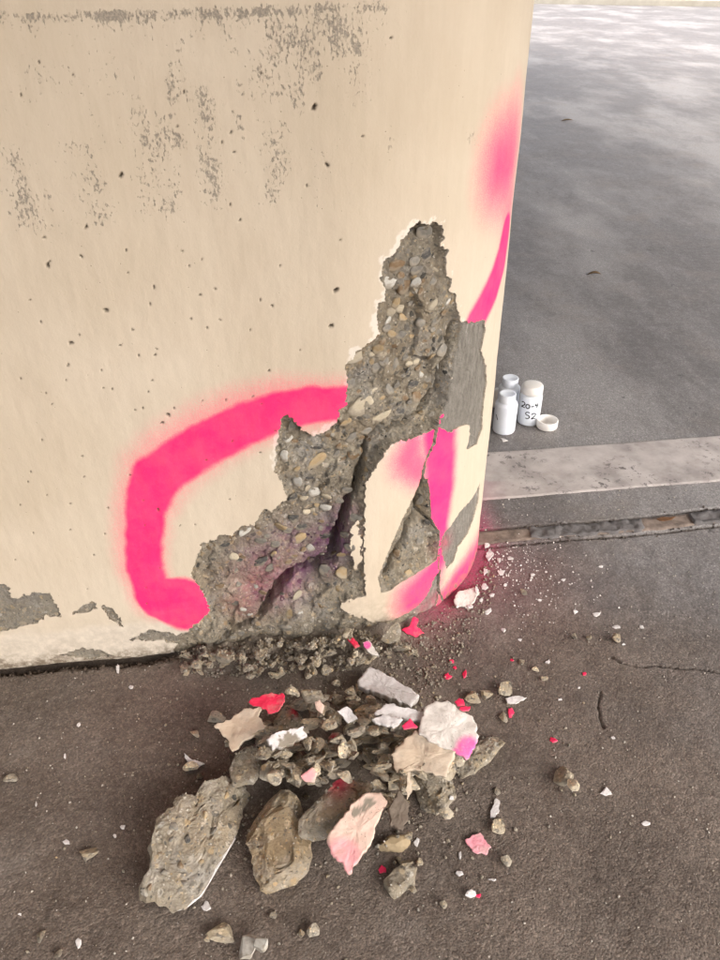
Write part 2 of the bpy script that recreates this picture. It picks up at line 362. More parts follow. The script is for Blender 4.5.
# ------------------------------------------------------------------ pillar plan: flat face, then a rounded end
R = 0.255; ALPHA = math.radians(5.678)
P0 = np.array([-0.030, 0.0994 * -0.030 + 0.74654])
TDIR = np.array([math.cos(ALPHA), math.sin(ALPHA)]); NIN = np.array([-math.sin(ALPHA), math.cos(ALPHA)])   # into the pillar
CC = P0 + R * NIN
def wall_xy(u, d):
    """u along the face (0 where the curve starts), d depth into the pillar"""
    u = np.asarray(u, float); d = np.broadcast_to(np.asarray(d, float), u.shape)
    phi = np.clip(u / R, 0, math.pi)
    fl = np.minimum(u, 0.0); bk = np.maximum(u - math.pi * R, 0.0)
    # outward normal at phi
    nx = math.sin(ALPHA) * np.cos(phi) + math.cos(ALPHA) * np.sin(phi)
    ny = -math.cos(ALPHA) * np.cos(phi) + math.sin(ALPHA) * np.sin(phi)
    x = CC[0] + (R - d) * nx + TDIR[0] * (fl - bk)
    y = CC[1] + (R - d) * ny + TDIR[1] * (fl - bk)
    return x, y, nx, ny
def project(W):
    q = np.asarray(W) - np.array([0, 0, CAM_H]); dp = q[:, 1] * CT - q[:, 2] * ST
    a = q[:, 0] / dp; b = (q[:, 1] * ST + q[:, 2] * CT) / dp
    return 360 + F_PX * (a * CR - b * SR), 480 - F_PX * (a * SR + b * CR)
def wall_uv(px, py):
    """where the line of sight through a pixel meets the undamaged pillar face"""
    d = ray(px, py)
    # flat
    t = (P0 @ NIN) / (d[:2] @ NIN)
    u = (d[:2] * t - P0) @ TDIR
    if u <= 0: return np.array([u, CAM_H + t * d[2]])
    a = d[:2] @ d[:2]; b = -2 * d[:2] @ CC; c = CC @ CC - R * R
    disc = b * b - 4 * a * c
    t = (-b - math.sqrt(max(disc, 0.0))) / (2 * a)
    q = (d[:2] * t - CC) / R
    phi = math.atan2(q @ TDIR, -(q @ NIN))
    return np.array([R * phi, CAM_H + t * d[2]])
def UV(pts): return np.array([wall_uv(*p) for p in pts])

SPALL = UV([(419.7,220.4),(429.4,225.5),(434,222),(443,226),(445,237),(441,246),(449,251),(446,260),(447,276),(453,281),(449,289),(456,295),(457,309),(461,319),
  (463,330),(460,345),(456,360),(453,375),(451,388),(449,402),(444,412),(437,424),(434.5,429),(423,435),(409,440),(395.5,442),(387,450),(376,467),(366,483),(365,505),(364.5,540),(364.5,575),
  (366,596),(352,600),(349,611),(360,615),(371,622),(392,620),(412,612),(425,612),(425,640),(340,668),(180,668),(172,652),(180,639),(188,630.5),(202,619),(209,612),(208,605),(201,589),(190,575),(196.7,558),(201,544),(216,539),(219,535),(233,535),
  (241,526),(255,525),(259,516),(265,508),(271,512),(280,505),(287.5,497.5),(282.5,485),(274.5,470),(276,450),(279,432),(281,419),(287.5,414),(296,422),(302.5,431),(312.5,436),(327.5,431),(337.5,421),(340,411),
  (347,404),(346.7,393),(347.8,378),(345.5,366.7),(355.5,353),(369,344),(379,334),(376,315),(378,303),(385.7,300),(384.7,289),(381,278),(381.8,262),(392.5,255.4),(396.4,251),(402,240),(412,227)])
SKIMS = [UV(p) for p in (
  [(460,321),(472,322),(484,319.5),(485.5,330),(481,350),(486,367),(487,383),(484,400),(482,430),(477,444),(466,450),(469,439),(469.7,425),(460.5,426),(451,432),(438,428),(446,408),(451,385),(456,350)],
  [(480,483),(473,497),(459.4,512.5),(454,522),(444,533),(440,542),(442,555),(447,569),(454,561),(458,547),(468,533),(474.7,517),(479,500)],
  [(441,569),(434,578),(426,597),(415,608),(398,619),(388,626),(432,626),(436,606),(440,589)],
  [(-70,588),(0,583.7),(7.5,585.6),(11,599),(34,593),(50.6,593),(58,608),(62,617.5),(45,615.6),(37.5,623),(19,627),(0,632),(-70,640)],
  [(73,614),(80.6,606),(92,601),(97.5,608),(84,613)],
  [(99,604),(112.5,608),(120,619),(124,627),(109,619)],
  [(129,640),(150,629),(176,634),(190,632),(186,645),(160,640)],
  [(60,655),(80,648),(100,650),(112,656),(90,660)],
  )]
TRI = UV([(420.5,480.5),(415,494),(401,522),(390,547),(384.4,561),(377.5,578),(381,593),(388.6,591.7),(400,583),(420.5,571),(437,560),(439.4,544),(438.6,530.5),(431.7,518),(430,492),(428,479)])
ISLANDS = [UV(p) for p in ([(351,528),(357,522),(361,540),(361,560),(355,568),(351,550)], [(341,604),(352,600),(366,606),(360,618),(347,613)])]
CREV = UV([(459,322),(454,345),(448,372),(443,396),(436,409),(420,420),(400,431),(381,437),(371,447),(364,475),(352,500),(344,522),(337,545),(333,564),(316,573.6),(294,581),(283,590),(272,604),(260,619),(244,629),(222,640),(205,650)])
CREV_W = np.array([2.5,4,5,5.5,6,5,4,3.6,4,4.5,5.5,7,8,9.5,10.5,12,11,9,6.5,5,4,3]) * 1e-3
CREV_D = np.array([6,20,30,36,38,30,24,22,24,28,34,38,42,46,46,50,48,36,24,18,14,10]) * 1e-3
CRACKS = [(UV([(438,424),(434.5,441),(430,452),(426,461),(424,470),(422.5,481)]), [3.4,3.4,2.6,2.2,2.8,3.2]),
          (UV([(438,530),(440,545),(439,556),(438.6,567),(439,580),(440,594),(443,600)]), [1.7,1.5,1.3,1.2,1.3,1.7,2.2])]
TCRACK = UV([(422.5,479),(422,498),(423,512),(412,530.5),(408,544),(395.5,564),(388.6,580)])
TCRACK2 = UV([(423,514),(432,522),(439,531)])
CTRL = [(420,240,7),(400,290,9),(430,290,10),(450,300,4),(400,340,10),(440,340,13),(360,370,7),(400,390,13),(440,390,17),(360,410,8),(400,425,14),
  (300,440,8),(340,430,11),(290,480,8),(330,480,13),(352,470,16),(350,500,18),(310,520,14),(250,540,9),(210,560,7),(220,600,7),(280,560,15),(320,550,22),(260,590,15),(240,615,9),(300,577,22),
  (361,500,5),(361,520,5),(360,560,5),(361,590,4),(350,560,8),(347,585,8),(330,600,7),(300,620,4),(360,612,2),(280,636,3),(390,625,4),(190,645,4),(250,650,5),(345,650,3)]
CTRL_UV = UV([c[:2] for c in CTRL]); CTRL_D = np.array([c[2] for c in CTRL]) * 1e-3

def base_depth(Q):
    num = np.zeros(len(Q)); den = np.zeros(len(Q))
    for p, d in zip(CTRL_UV, CTRL_D):
        w = 1.0 / (((Q - p) ** 2).sum(1) + 0.010 ** 2) ** 2.0
        num += w * d; den += w
    return num / den
def polyline_param(P, path, vals):
    best = np.full(len(P), 1e9); v = np.zeros(len(P))
    for k in range(len(path) - 1):
        a, b = path[k], path[k + 1]; ab = b - a
        t = np.clip(((P - a) @ ab) / max(ab @ ab, 1e-12), 0, 1)
        d = np.hypot(P[:, 0] - a[0] - t * ab[0], P[:, 1] - a[1] - t * ab[1]); m = d < best
        v = np.where(m, vals[k] + t * (vals[k + 1] - vals[k]), v); best = np.where(m, d, best)
    return best, v
def wall_fields(Q):
    """signed distance of the bare areas (negative = bare) and depth of the bare surface"""
    u, v = Q[:, 0], Q[:, 1]
    j = 0.0022 * fbm(u * 150, v * 150, 3, 5) + 0.0008 * pnoise(u * 700, v * 700, 9)
    sd_main = poly_sd(Q, SPALL) + 1.2 * j
    for isl in ISLANDS: sd_main = np.maximum(sd_main, -(poly_sd(Q, isl) + 2.2 * j))
    sd_tri = poly_sd(Q, TRI) + 0.5 * j
    sd_sk = np.full(len(Q), 0.03)
    for k, s in enumerate(SKIMS):
        sd_sk = np.minimum(sd_sk, poly_sd(Q, s) + (1.5 if k >= 3 else 1.1) * j)
    sd_cr = np.full(len(Q), 0.03)
    for path, w in CRACKS:
        d, ww = polyline_param(Q, path, np.array(w) * 1e-3)
        sd_cr = np.minimum(sd_cr, d + 0.9 * j - ww)
    # ragged paint losses just left of the bottom edge of the pillar
    sd = np.minimum(np.minimum(sd_main, sd_tri), np.minimum(sd_sk, sd_cr))
    depth = np.full(len(Q), 0.0020)
    rough = 0.0008 * fbm(u * 160, v * 90, 4, 21)
    depth += np.where(sd_sk < 0, 0.0006 + rough, 0)
    m = np.where(sd_main < 0.002)[0]
    q = Q[m]; ins = np.clip(-sd_main[m], 0, 1)
    D = base_depth(q)
    w1, id1 = worley(q[:, 0] * 75, q[:, 1] * 75, 31)
    w2, id2 = worley(q[:, 0] * 190, q[:, 1] * 190, 37)
    relief = 0.0055 * fbm(q[:, 0] * 40, q[:, 1] * 40, 3, 41) + 0.0040 * (id1 - 0.5) + 0.0018 * (w1 - 0.45) * id1 + 0.0012 * (w2 - 0.4) + 0.006 * (id2 > 0.90) * (1 - sstep(0.15, 0.5, w2)) + 0.0012 * fbm(q[:, 0] * 330, q[:, 1] * 330, 3, 43)
    def facet(f, s_):
        wx = q + 0.006 * np.stack([pnoise(q[:, 0] * 60, q[:, 1] * 60, s_ + 3), pnoise(q[:, 0] * 60, q[:, 1] * 60, s_ + 4)], 1)
        w_, i_ = worley(wx[:, 0] * f, wx[:, 1] * f * 0.8, s_); an_ = i_ * 47.0
        return (i_ - 0.5) + 1.3 * (np.cos(an_) * pnoise(wx[:, 0] * f * .5, wx[:, 1] * f * .5, s_ + 5) + 0.35 * np.sin(an_ * 3))
    relief = 0.38 * relief + 0.0052 * facet(26, 91) + 0.0022 * facet(75, 95)
    dc, prm = polyline_param(q, CREV, np.arange(len(CREV), dtype=float))
    dc = dc + 0.0030 * fbm(q[:, 0] * 70, q[:, 1] * 70, 4, 47)
    wv = np.interp(prm, np.arange(len(CREV)), CREV_W); dv = np.interp(prm, np.arange(len(CREV)), CREV_D)
    groove = dv * (1 - sstep(0.45, 1.0, np.abs(dc) / wv))
    edge = sstep(-0.002, 0.008, ins)
    dd = 0.0022 + D * edge + relief * sstep(0, 0.006, ins) + groove * sstep(0, 0.003, ins)
    depth[m] = np.where(sd_main[m] < 0.001, np.maximum(dd, 0.001), depth[m])
    m = np.where(sd_tri < 0.002)[0]; q = Q[m]; ins = np.clip(-sd_tri[m], 0, 1)
    t1 = seg_dist(q, TCRACK) + 0.001 * fbm(q[:, 0] * 200, q[:, 1] * 200, 2, 51); t2 = seg_dist(q, TCRACK2)
    dd = 0.002 + 0.010 * sstep(0, 0.012, ins) + 0.003 * fbm(q[:, 0] * 80, q[:, 1] * 80, 3, 53) * sstep(0, .005, ins) + 0.001 * fbm(q[:, 0] * 330, q[:, 1] * 330, 2, 54)
    dd += 0.016 * (1 - sstep(0.1, 1, np.abs(t1) / 0.0050)) + 0.012 * (1 - sstep(0.1, 1, t2 / 0.0025)) + 0.006 * (1 - sstep(0, 1, np.abs(t1) / 0.011))
    depth[m] = np.where(sd_tri[m] < 0.001, np.maximum(dd, 0.001), depth[m])
    depth = np.where((sd_cr < 0.0004) & (sd_main > -0.001) & (sd_tri > -0.001), np.maximum(depth, 0.022), depth)
    return sd, depth, sd_main, sd_tri, sd_sk

# grid lines: fine over the part seen close, growing beyond
STEP = 0.00135
def grow(a, b, s0, f):
    out = [a]; s = s0; sg = 1 if b > a else -1
    while (b - out[-1]) * sg > s: out.append(out[-1] + sg * s); s *= f
    out.append(b); return out
U0, U1 = -0.545, 0.385
us = np.concatenate([np.array(grow(U0, -1.9, STEP, 1.35)[::-1][:-1]), np.arange(U0, U1, STEP), np.array(grow(U1, math.pi * R + 1.9, STEP * 1.3, 1.18))])
vs = np.concatenate([np.arange(-0.03, 0.80, STEP), np.array(grow(0.80, 2.69, STEP, 1.3))])
NU, NV = len(us), len(vs)
UU, VV = np.meshgrid(us, vs, indexing='ij'); Q = np.stack([UU.ravel(), VV.ravel()], 1)
SD, DEP, SDM, SDT, SDS = wall_fields(Q)
# pull grid points onto the outline of the bare areas so that the edges are clean
G = SD.reshape(NU, NV)
gu = np.gradient(G, us, axis=0).ravel(); gv = np.gradient(G, vs, axis=1).ravel()
gl = np.maximum(np.hypot(gu, gv), 0.3)
near = (np.abs(SD) < 0.62 * STEP) & (Q[:, 0] > U0) & (Q[:, 0] < U1) & (Q[:, 1] < 0.79)
sh = np.clip(SD / gl, -0.6 * STEP, 0.6 * STEP)
Q2 = Q.copy(); Q2[near, 0] -= (sh * gu / gl)[near]; Q2[near, 1] -= (sh * gv / gl)[near]
snap = near

# pin holes in the paint
HOLES = [(177,126,1),(231,132,1.1),(234,152,.9),(314,107,2.2),(121,175,2),(327,165,1.8),(86,227,1.6),(81,256,1.3),(44,237,1.2),(48,265,1.8),(106,310,2),(154,287,1.3),(215,289,1.3),(200,295,1.3),
  (182,251,.8),(189,266,.8),(202,259,.7),(280,266,1),(336,290,2.4),(331,326,2.2),(272,306,1.3),(155,355,1.2),(191,319,.8),(207,328,.9),(220,320,.7),(150,304,.8),(71,343,2),(68,365,1.4),(21,379,1),(52,404,.8),
  (101,370,.9),(103,388,.8),(112,389,.8),(168,415,2),(162,423,1.6),(174,408,1.1),(135,410,1),(202,401,1),(269,371,1.2),(226,400,.9),(275,431,1),(260,453,1),(42,440,.9),(31,472,.9),(158,510,1.8),(84,477,1),
  (47,495,.8),(31,472,1),(70,504,.8),(105,534,.9),(195,525,.9),(180,526,.8),(206,460,.8),(160,568,.9),(94,555,.9),(130,475,.8),(41,322,.9),(66,380,.9),(148,392,.9),(120,345,.8),(250,330,.7),(300,350,.8),(240,220,.8),(30,300,.8),(260,300,.8),(340,240,.8),(20,505,.8),(70,530,.8),(15,560,.8),(108,508,.7)]
hole_shade = np.zeros(len(Q))
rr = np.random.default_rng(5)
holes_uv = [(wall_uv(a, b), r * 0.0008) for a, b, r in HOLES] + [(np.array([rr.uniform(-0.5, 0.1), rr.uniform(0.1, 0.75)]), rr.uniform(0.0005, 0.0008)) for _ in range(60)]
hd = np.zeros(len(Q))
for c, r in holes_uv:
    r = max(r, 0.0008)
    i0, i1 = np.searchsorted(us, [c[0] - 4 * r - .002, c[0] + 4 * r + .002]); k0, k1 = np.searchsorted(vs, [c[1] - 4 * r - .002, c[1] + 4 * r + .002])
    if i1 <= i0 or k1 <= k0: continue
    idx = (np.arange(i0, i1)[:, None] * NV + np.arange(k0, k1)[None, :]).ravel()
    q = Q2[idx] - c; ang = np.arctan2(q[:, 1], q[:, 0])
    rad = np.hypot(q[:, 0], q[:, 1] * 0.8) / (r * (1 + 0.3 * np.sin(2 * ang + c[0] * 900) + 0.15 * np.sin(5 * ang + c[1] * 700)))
    hole_shade[idx] = np.maximum(hole_shade[idx], (1 - sstep(0.75, 1.5, rad)))
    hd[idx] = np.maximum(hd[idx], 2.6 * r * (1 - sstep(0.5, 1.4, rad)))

# spray paint: strokes on the face, as distance fields
def spray(paths, Q, soft):
    out = np.zeros(len(Q))
    for pts in paths:
        uvp = UV([p[:2] for p in pts]); w = np.array([p[2] for p in pts]) / 715.0; an = np.array([1.0, 0.78])
        d, ww = polyline_param(Q * an, uvp * an, w)
        sf = np.interp(0, [0, 1], [soft, soft])
        out = np.maximum(out, 1 - sstep(1 - soft, 1 + soft, d / ww))
    return out
wob = Q2 + 0.0022 * np.stack([fbm(Q[:, 0] * 40, Q[:, 1] * 40, 3, 61), fbm(Q[:, 0] * 40, Q[:, 1] * 40, 3, 67)], 1)
pink = spray([[(352,404,13),(320,404,13.5),(285,410,15),(245,424,16.5),(205,445,18),(172,466,19),(155,480,20)],
              [(155,480,21),(146,505,18),(143,540,17),(145,570,17),(155,595,19)]], wob, 0.22)
pink = np.maximum(pink, 0.42 * spray([[(352,402,16),(285,407,19),(245,419,21),(205,438,23),(172,460,24),(155,478,25),(143,510,22),(140,540,21),(142,570,20),(155,598,20)]], wob, 0.55))
pink = np.maximum(pink, spray([[(160,598,22),(178,603,27),(182,604,27)]], wob, 0.1))
pr = spray([[(474,324,13),(484,306,14),(494,284,15),(502,258,16),(506,235,16)]], Q2, 0.25)
pr = np.maximum(pr, 0.85 * spray([[(500,165,26),(508,162,30)]], wob, 0.95))
pr = np.maximum(pr, 0.55 * spray([[(508,175,24),(509,205,20),(506,240,16)]], Q2, 0.8))
pr = np.maximum(pr, spray([[(440,425,20),(441,455,21),(441,490,20),(438,520,17),(437,548,12)]], wob, 0.4))
pr = np.maximum(pr, 0.8 * spray([[(414,440,14),(408,460,16),(418,470,14)]], wob, 0.95))
pr = np.maximum(pr, spray([[(477,556,30),(468,573,28),(455,590,24),(444,602,17)]], wob, 0.5))
pr = np.maximum(pr, spray([[(440,558,14),(430,578,21),(415,597,23)]], wob, 0.7) * 0.95)
pink = np.maximum(pink, pr); magenta = np.where(pr > 0.05, sstep(0.0, 0.3, pr), 0) * sstep(-0.05, 0.05, Q[:, 0])
pink = np.clip(pink, 0, 1)
# rubbed stain: a band along a formwork line and streaks below it
stain = np.zeros(len(Q))
ln = UV([(-40,20),(0,18),(120,16),(290,12),(330,8),(400,5)])
off = Q[:, 1] - np.interp(Q[:, 0], ln[:, 0], ln[:, 1])
stain = np.maximum(stain, 1.3 * np.exp(-(off / 0.006) ** 2) * (0.95 + 0.25 * pnoise(Q[:, 0] * 14, 0 * Q[:, 0], 4)) * (Q[:, 0] < 0.06))
stain = np.maximum(stain, (0.9 * np.exp(-np.maximum(-off, 0) / 0.022)) * (off < 0) * (Q[:, 0] < 0.06))
for x, y0, y1, w, s in [(12,150,235,12,.75),(38,60,110,30,.45),(80,140,235,16,.62),(100,40,100,14,.45),(147,110,225,18,.68),(200,85,210,10,.75),(266,40,105,14,.7),(272,120,210,14,.66),(300,25,60,8,.8),(345,12,60,22,.9),(355,60,115,14,.6),(310,140,190,26,.38),(60,160,190,14,.4),(130,80,110,14,.4),(180,45,75,22,.4),(472,125,150,8,.6)]:
    a = wall_uv(x, y0); b = wall_uv(x, y1); wu = w / 870.0
    vv = sstep(b[1] - 0.012, b[1] + 0.012, Q[:, 1]) * (1 - sstep(a[1] - 0.01, a[1] + 0.02, Q[:, 1]))
    stain = np.maximum(stain, 1.22 * s * vv * np.exp(-((Q[:, 0] - a[0]) / (1.45 * wu)) ** 2))
streak = sstep(0.05, 0.6, fbm(Q[:, 0] * 34, Q[:, 1] * 6, 3, 87)) * sstep(0.0, 0.5, 0.35 + fbm(Q[:, 0] * 30, Q[:, 1] * 30, 3, 89))
vtop = wall_uv(150, 20)[1]; vbot = wall_uv(150, 245)[1]
stain = stain * (0.70 + 0.42 * sstep(-0.5, 0.5, fbm(Q[:, 0] * 55, Q[:, 1] * 35, 3, 93)))
stain = np.maximum(stain, 0.86 * streak * sstep(vbot - 0.03, vbot + 0.06, Q[:, 1]) * (Q[:, 1] < vtop + 0.01) * (Q[:, 0] < 0.08))
# the lowest band of the face was painted thinner and paler; soil splash at the very foot
vlow = Q[:, 1] + 0.008 * fbm(Q[:, 0] * 25, Q[:, 1] * 25, 3, 71)
pale = (1 - sstep(0.055, 0.075, vlow)) * (Q[:, 0] < -0.18) * 0.38
chip = (gu < 0.15) * (1 - sstep(0.003, 0.005, SDM + 0.006 * fbm(Q[:, 0] * 45, Q[:, 1] * 45, 3, 73))) * (Q[:, 1] > 0.30) * sstep(-0.004, 0.001, SDM)
pale = np.maximum(pale, 0.8 * chip)
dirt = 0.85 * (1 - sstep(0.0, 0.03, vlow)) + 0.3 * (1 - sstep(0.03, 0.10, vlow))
# shape
micro = 0.0009 * fbm(Q[:, 0] * 6, Q[:, 1] * 6, 3, 81) + 0.00025 * fbm(Q[:, 0] * 60, Q[:, 1] * 25, 3, 83)
far = (Q[:, 0] < U0) | (Q[:, 0] > U1) | (Q[:, 1] > 0.79)
foot = 0.009 * (1 - sstep(-0.003, 0.002, Q[:, 1] + 0.002 * fbm(Q[:, 0] * 60, 0 * Q[:, 0], 2, 85)))     # recess under the face
d_coat = micro + hd + foot
d_core = micro + DEP + 0.6 * foot
xs, ys, _, _ = wall_xy(Q2[:, 0], d_coat); V_coat = np.stack([xs, ys, Q2[:, 1]], 1)
xs, ys, _, _ = wall_xy(Q2[:, 0], d_core); V_core = np.stack([xs, ys, Q2[:, 1]], 1)
V_lip = V_core
I = np.arange(NU - 1)[:, None] * NV + np.arange(NV - 1)[None, :]
quads = np.stack([I, I + NV, I + NV + 1, I + 1], -1)            # (NU-1, NV-1, 4)
sdv = np.where(snap, 0.0, SD)
fs = sdv[quads].sum(-1); bare = (fs < 0) | ((fs == 0) & (SD[quads].sum(-1) < 0))
def compact(V, Fq, attrs):
    used = np.unique(Fq); mp = np.full(len(V), -1); mp[used] = np.arange(len(used))
    return V[used], mp[Fq], {k: a[used] for k, a in attrs.items()}
pillar = thing('concrete_pillar', 'cream painted concrete pillar with rounded end, pink spray marks and broken corner', 'pillar', (float(P0[0]), float(P0[1]), 0))
def child(name, V, Fq, attrs, mat, parent, smooth=True):
    o = link(name, mesh_np(name, V, Fq, attrs, smooth), mat, parent)
    if parent is not None: o.matrix_parent_inverse = Matrix.Translation(-parent.location)
    return o
# painted coat + its broken edge
fc = quads[~bare]
bu = bare[1:, :] != bare[:-1, :]; e1 = np.argwhere(bu)            # edges running along v at u index i+1
bv = bare[:, 1:] != bare[:, :-1]; e2 = np.argwhere(bv)
ea = np.concatenate([np.stack([(e1[:, 0] + 1) * NV + e1[:, 1], (e1[:, 0] + 1) * NV + e1[:, 1] + 1], 1),
                     np.stack([e2[:, 0] * NV + e2[:, 1] + 1, (e2[:, 0] + 1) * NV + e2[:, 1] + 1], 1)])
n = len(V_coat)
skirt = np.stack([ea[:, 0] + n, ea[:, 1] + n, ea[:, 1] + 2 * n, ea[:, 0] + 2 * n], 1)
att = dict(pink=pink, magenta=magenta, stain=stain, hole_shade=hole_shade, pale=pale, dirt=dirt)
att2 = {k: np.concatenate([a, np.full(n, {'pale': 0.6}.get(k, 0.0)), np.full(n, {'pale': 0.3, 'dirt': 0.9}.get(k, 0.0))]) for k, a in att.items()}
Vc, Fc, Ac = compact(np.concatenate([V_coat, V_coat, V_lip]), np.concatenate([fc, skirt]), att2)
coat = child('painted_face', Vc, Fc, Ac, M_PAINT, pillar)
# bare concrete
pur = np.zeros(len(Q))
for x, y, r, s in [(333,548,30,1.0),(322,566,24,.9),(290,548,30,.55),(265,562,36,.45),(345,520,18,.7),(285,590,28,.75),(300,582,20,.9),(262,600,24,.5)]:
    c = wall_uv(x, y); pur = np.maximum(pur, s * np.exp(-(((Q[:, 0] - c[0]) ** 2 + (Q[:, 1] - c[1]) ** 2) / (r / 900.0) ** 2)))
pkc = np.zeros(len(Q))
for x, y, r, s in [(262,590,40,.22),(445,545,14,.55),(436,600,16,.45),(425,608,12,.4),(440,560,9,.6),(240,610,24,.2),(475,545,20,.3)]:
    c = wall_uv(x, y); pkc = np.maximum(pkc, s * np.exp(-(((Q[:, 0] - c[0]) ** 2 + (Q[:, 1] - c[1]) ** 2) / (r / 900.0) ** 2)))
skim = ((SDS < 0) & (SDM > 0) & (SDT > 0)) * np.where(Q[:, 0] < -0.1, 0.3, 1.0)
Vb, Fb, Ab = compact(V_core, quads[bare], dict(pink=pkc, purple=pur, skim=skim))
core = child('broken_concrete', Vb, Fb, Ab, M_CORE, pillar)
core['label'] = 'rough bare concrete with stones where the corner has broken away, stained purple'
# pillar top cap
loop = np.arange(NU) * NV + NV - 1
tv = V_coat[loop]; tc = tv.mean(0)
child('top_face', np.concatenate([tv, tc[None]]), np.stack([np.arange(NU - 1), np.arange(1, NU), np.full(NU - 1, NU)], 1), None, simple('pillar_top', (0.3, 0.27, 0.22), (0.36, 0.33, 0.28)), pillar)

# ------------------------------------------------------------------ rock shapes
_ico = {}
def ico(n):
    if n not in _ico:
        bm = bmesh.new(); bmesh.ops.create_icosphere(bm, subdivisions=n, radius=1.0)
        _ico[n] = (np.array([v.co[:] for v in bm.verts]), np.array([[v.index for v in f.verts] for f in bm.faces])); bm.free()
    return _ico[n]
def rock_verts(seed, n=3, chops=9, rough=0.12, lo=0.5, hi=0.9):
    r = np.random.default_rng(seed); V, Fq = ico(n); V = V.copy()
    for _ in range(chops):
        k = r.normal(size=3); k /= np.linalg.norm(k); o = r.uniform(lo, hi)
        e = V @ k - o; V -= np.where(e > 0, e, 0)[:, None] * k * 0.93
    nn = V / np.maximum(np.linalg.norm(V, axis=1), 1e-6)[:, None]
    sft = r.uniform(-50, 50, 3)
    V = V + nn * (rough * (0.7 * n3(V + sft, 1.6) + 0.45 * n3(V + sft, 3.7, 4) + (0.25 * n3(V + sft, 8.0, 8) if n > 2 else 0)))[:, None]
    return V, Fq
# aggregate stones showing in the break
agg = []
for k in range(10):
    V, Fq = rock_verts(500 + k, 2, 9, 0.10, 0.45, 0.85)
    if k < 7: V[:, 1] = np.minimum(V[:, 1], 0.30 + 0.12 * V[:, 0] * (-1) ** k)          # broken through: a flat face shows
    agg.append((V, Fq))
agg_mesh = {}
def agg_data(k, c):
    if (k, c) not in agg_mesh:
        me = mesh_np('aggregate_stone', agg[k][0], agg[k][1]); me.materials.append(STONES[c]); agg_mesh[(k, c)] = me
    return agg_mesh[(k, c)]
def depth_at(q):
    return wall_fields(np.asarray([q, q + [0.003, 0], q - [0.003, 0], q + [0, 0.003], q - [0, 0.003]]))[1]
def pillar_point(q, d):
    x, y, nx, ny = wall_xy(np.array([q[0]]), np.array([d])); return np.array([x[0], y[0], q[1]]), np.array([nx[0], ny[0], 0.0])
known = [(430,258,19,9,-25,'dark'),(392,284,13,11,0,'pale'),(373,341,16,7,-50,'brown'),(438,359,10,8,0,'tan'),(405,417,11,7,15,'dark'),(362,410,22,15,-15,'cream'),(386,422,24,10,-20,'cream'),(413,378,7,10,10,'dark'),
  (401,370,8,14,10,'grey'),(399,348,10,9,0,'brown'),(294,503,11,7,-25,'dark'),(310,484,10,5,0,'dark'),(316,454,10,4,0,'dark'),(297.5,485,8,9,0,'pale'),(315,499,11,10,0,'pale'),(316,467,20,9,-30,'tan'),(224,549,15,6,-8,'dark'),
  (208,568,14,6,-20,'dark'),(213,562,9,4,-25,'dark'),(245,537,14,6,-12,'pale'),(344,578,15,11,0,'tan'),(291,618,14,12,30,'tan'),(280,533,12,9,0,'tan'),(301,536,11,6,0,'dark'),(400,268,14,8,-20,'brown'),(420,285,9,6,-20,'pale'),(435,305,12,7,-30,'cream'),
  (388,312,9,8,0,'brown'),(417,297,8,6,0,'tan'),(376,395,14,8,-10,'cream'),(358,360,18,7,-25,'cream'),(380,372,12,10,0,'grey'),(395,395,10,10,0,'grey'),(425,402,12,9,20,'brown'),(380,352,10,7,-20,'tan'),(350,385,10,8,0,'grey'),
  (305,505,9,6,0,'cream'),(325,460,9,8,0,'grey'),(330,440,12,7,-20,'brown'),(345,437,12,8,0,'grey'),(285,460,8,10,0,'pale'),(292,430,7,10,20,'grey'),(260,548,11,7,-10,'grey'),(235,575,12,9,0,'grey'),(300,548,15,9,-35,'tan'),(270,575,12,8,-30,'grey'),(220,590,10,7,0,'brown'),(330,605,12,9,0,'grey'),(350,605,9,8,0,'tan'),(310,600,12,8,10,'grey'),
  (402,560,9,8,0,'brown'),(424,545,9,10,0,'grey'),(430,525,8,8,0,'dark'),(410,575,8,6,0,'tan'),(426,505,6,12,10,'grey')]
ar = np.random.default_rng(77)
placed = [np.array([a[0], a[1], max(a[2], a[3]) / 2]) for a in known]
stones = list(known)
SP = np.array([(419,226),(443,230),(446,270),(455,300),(455,340),(449,390),(435,420),(385,440),(362,480),(360,590),(355,630),(200,650),(192,640),(212,612),(196,575),(205,548),(262,518),(290,498),(282,470),(284,428),(312,440),(345,415),(350,368),(384,338),(384,270)], float)
tries = 0
while len(stones) < 215 and tries < 9000:
    tries += 1
    p = np.array([ar.uniform(190, 456), ar.uniform(226, 645)]); s = 4.8 + 6.5 * ar.random() ** 2.2
    if poly_sd(p[None], SP, 99)[0] > -s * 0.55: continue
    if any(np.hypot(p[0] - q[0], p[1] - q[1]) < q[2] + s * 0.48 for q in placed): continue
    placed.append(np.array([p[0], p[1], s * 0.5]))
    stones.append((p[0], p[1], s * ar.uniform(1.0, 1.5), s * ar.uniform(0.65, 1.0), ar.uniform(-50, 30), ar.choice(['grey', 'grey', 'grey', 'tan', 'cream', 'brown', 'dark', 'pale', 'grey', 'brown'])))
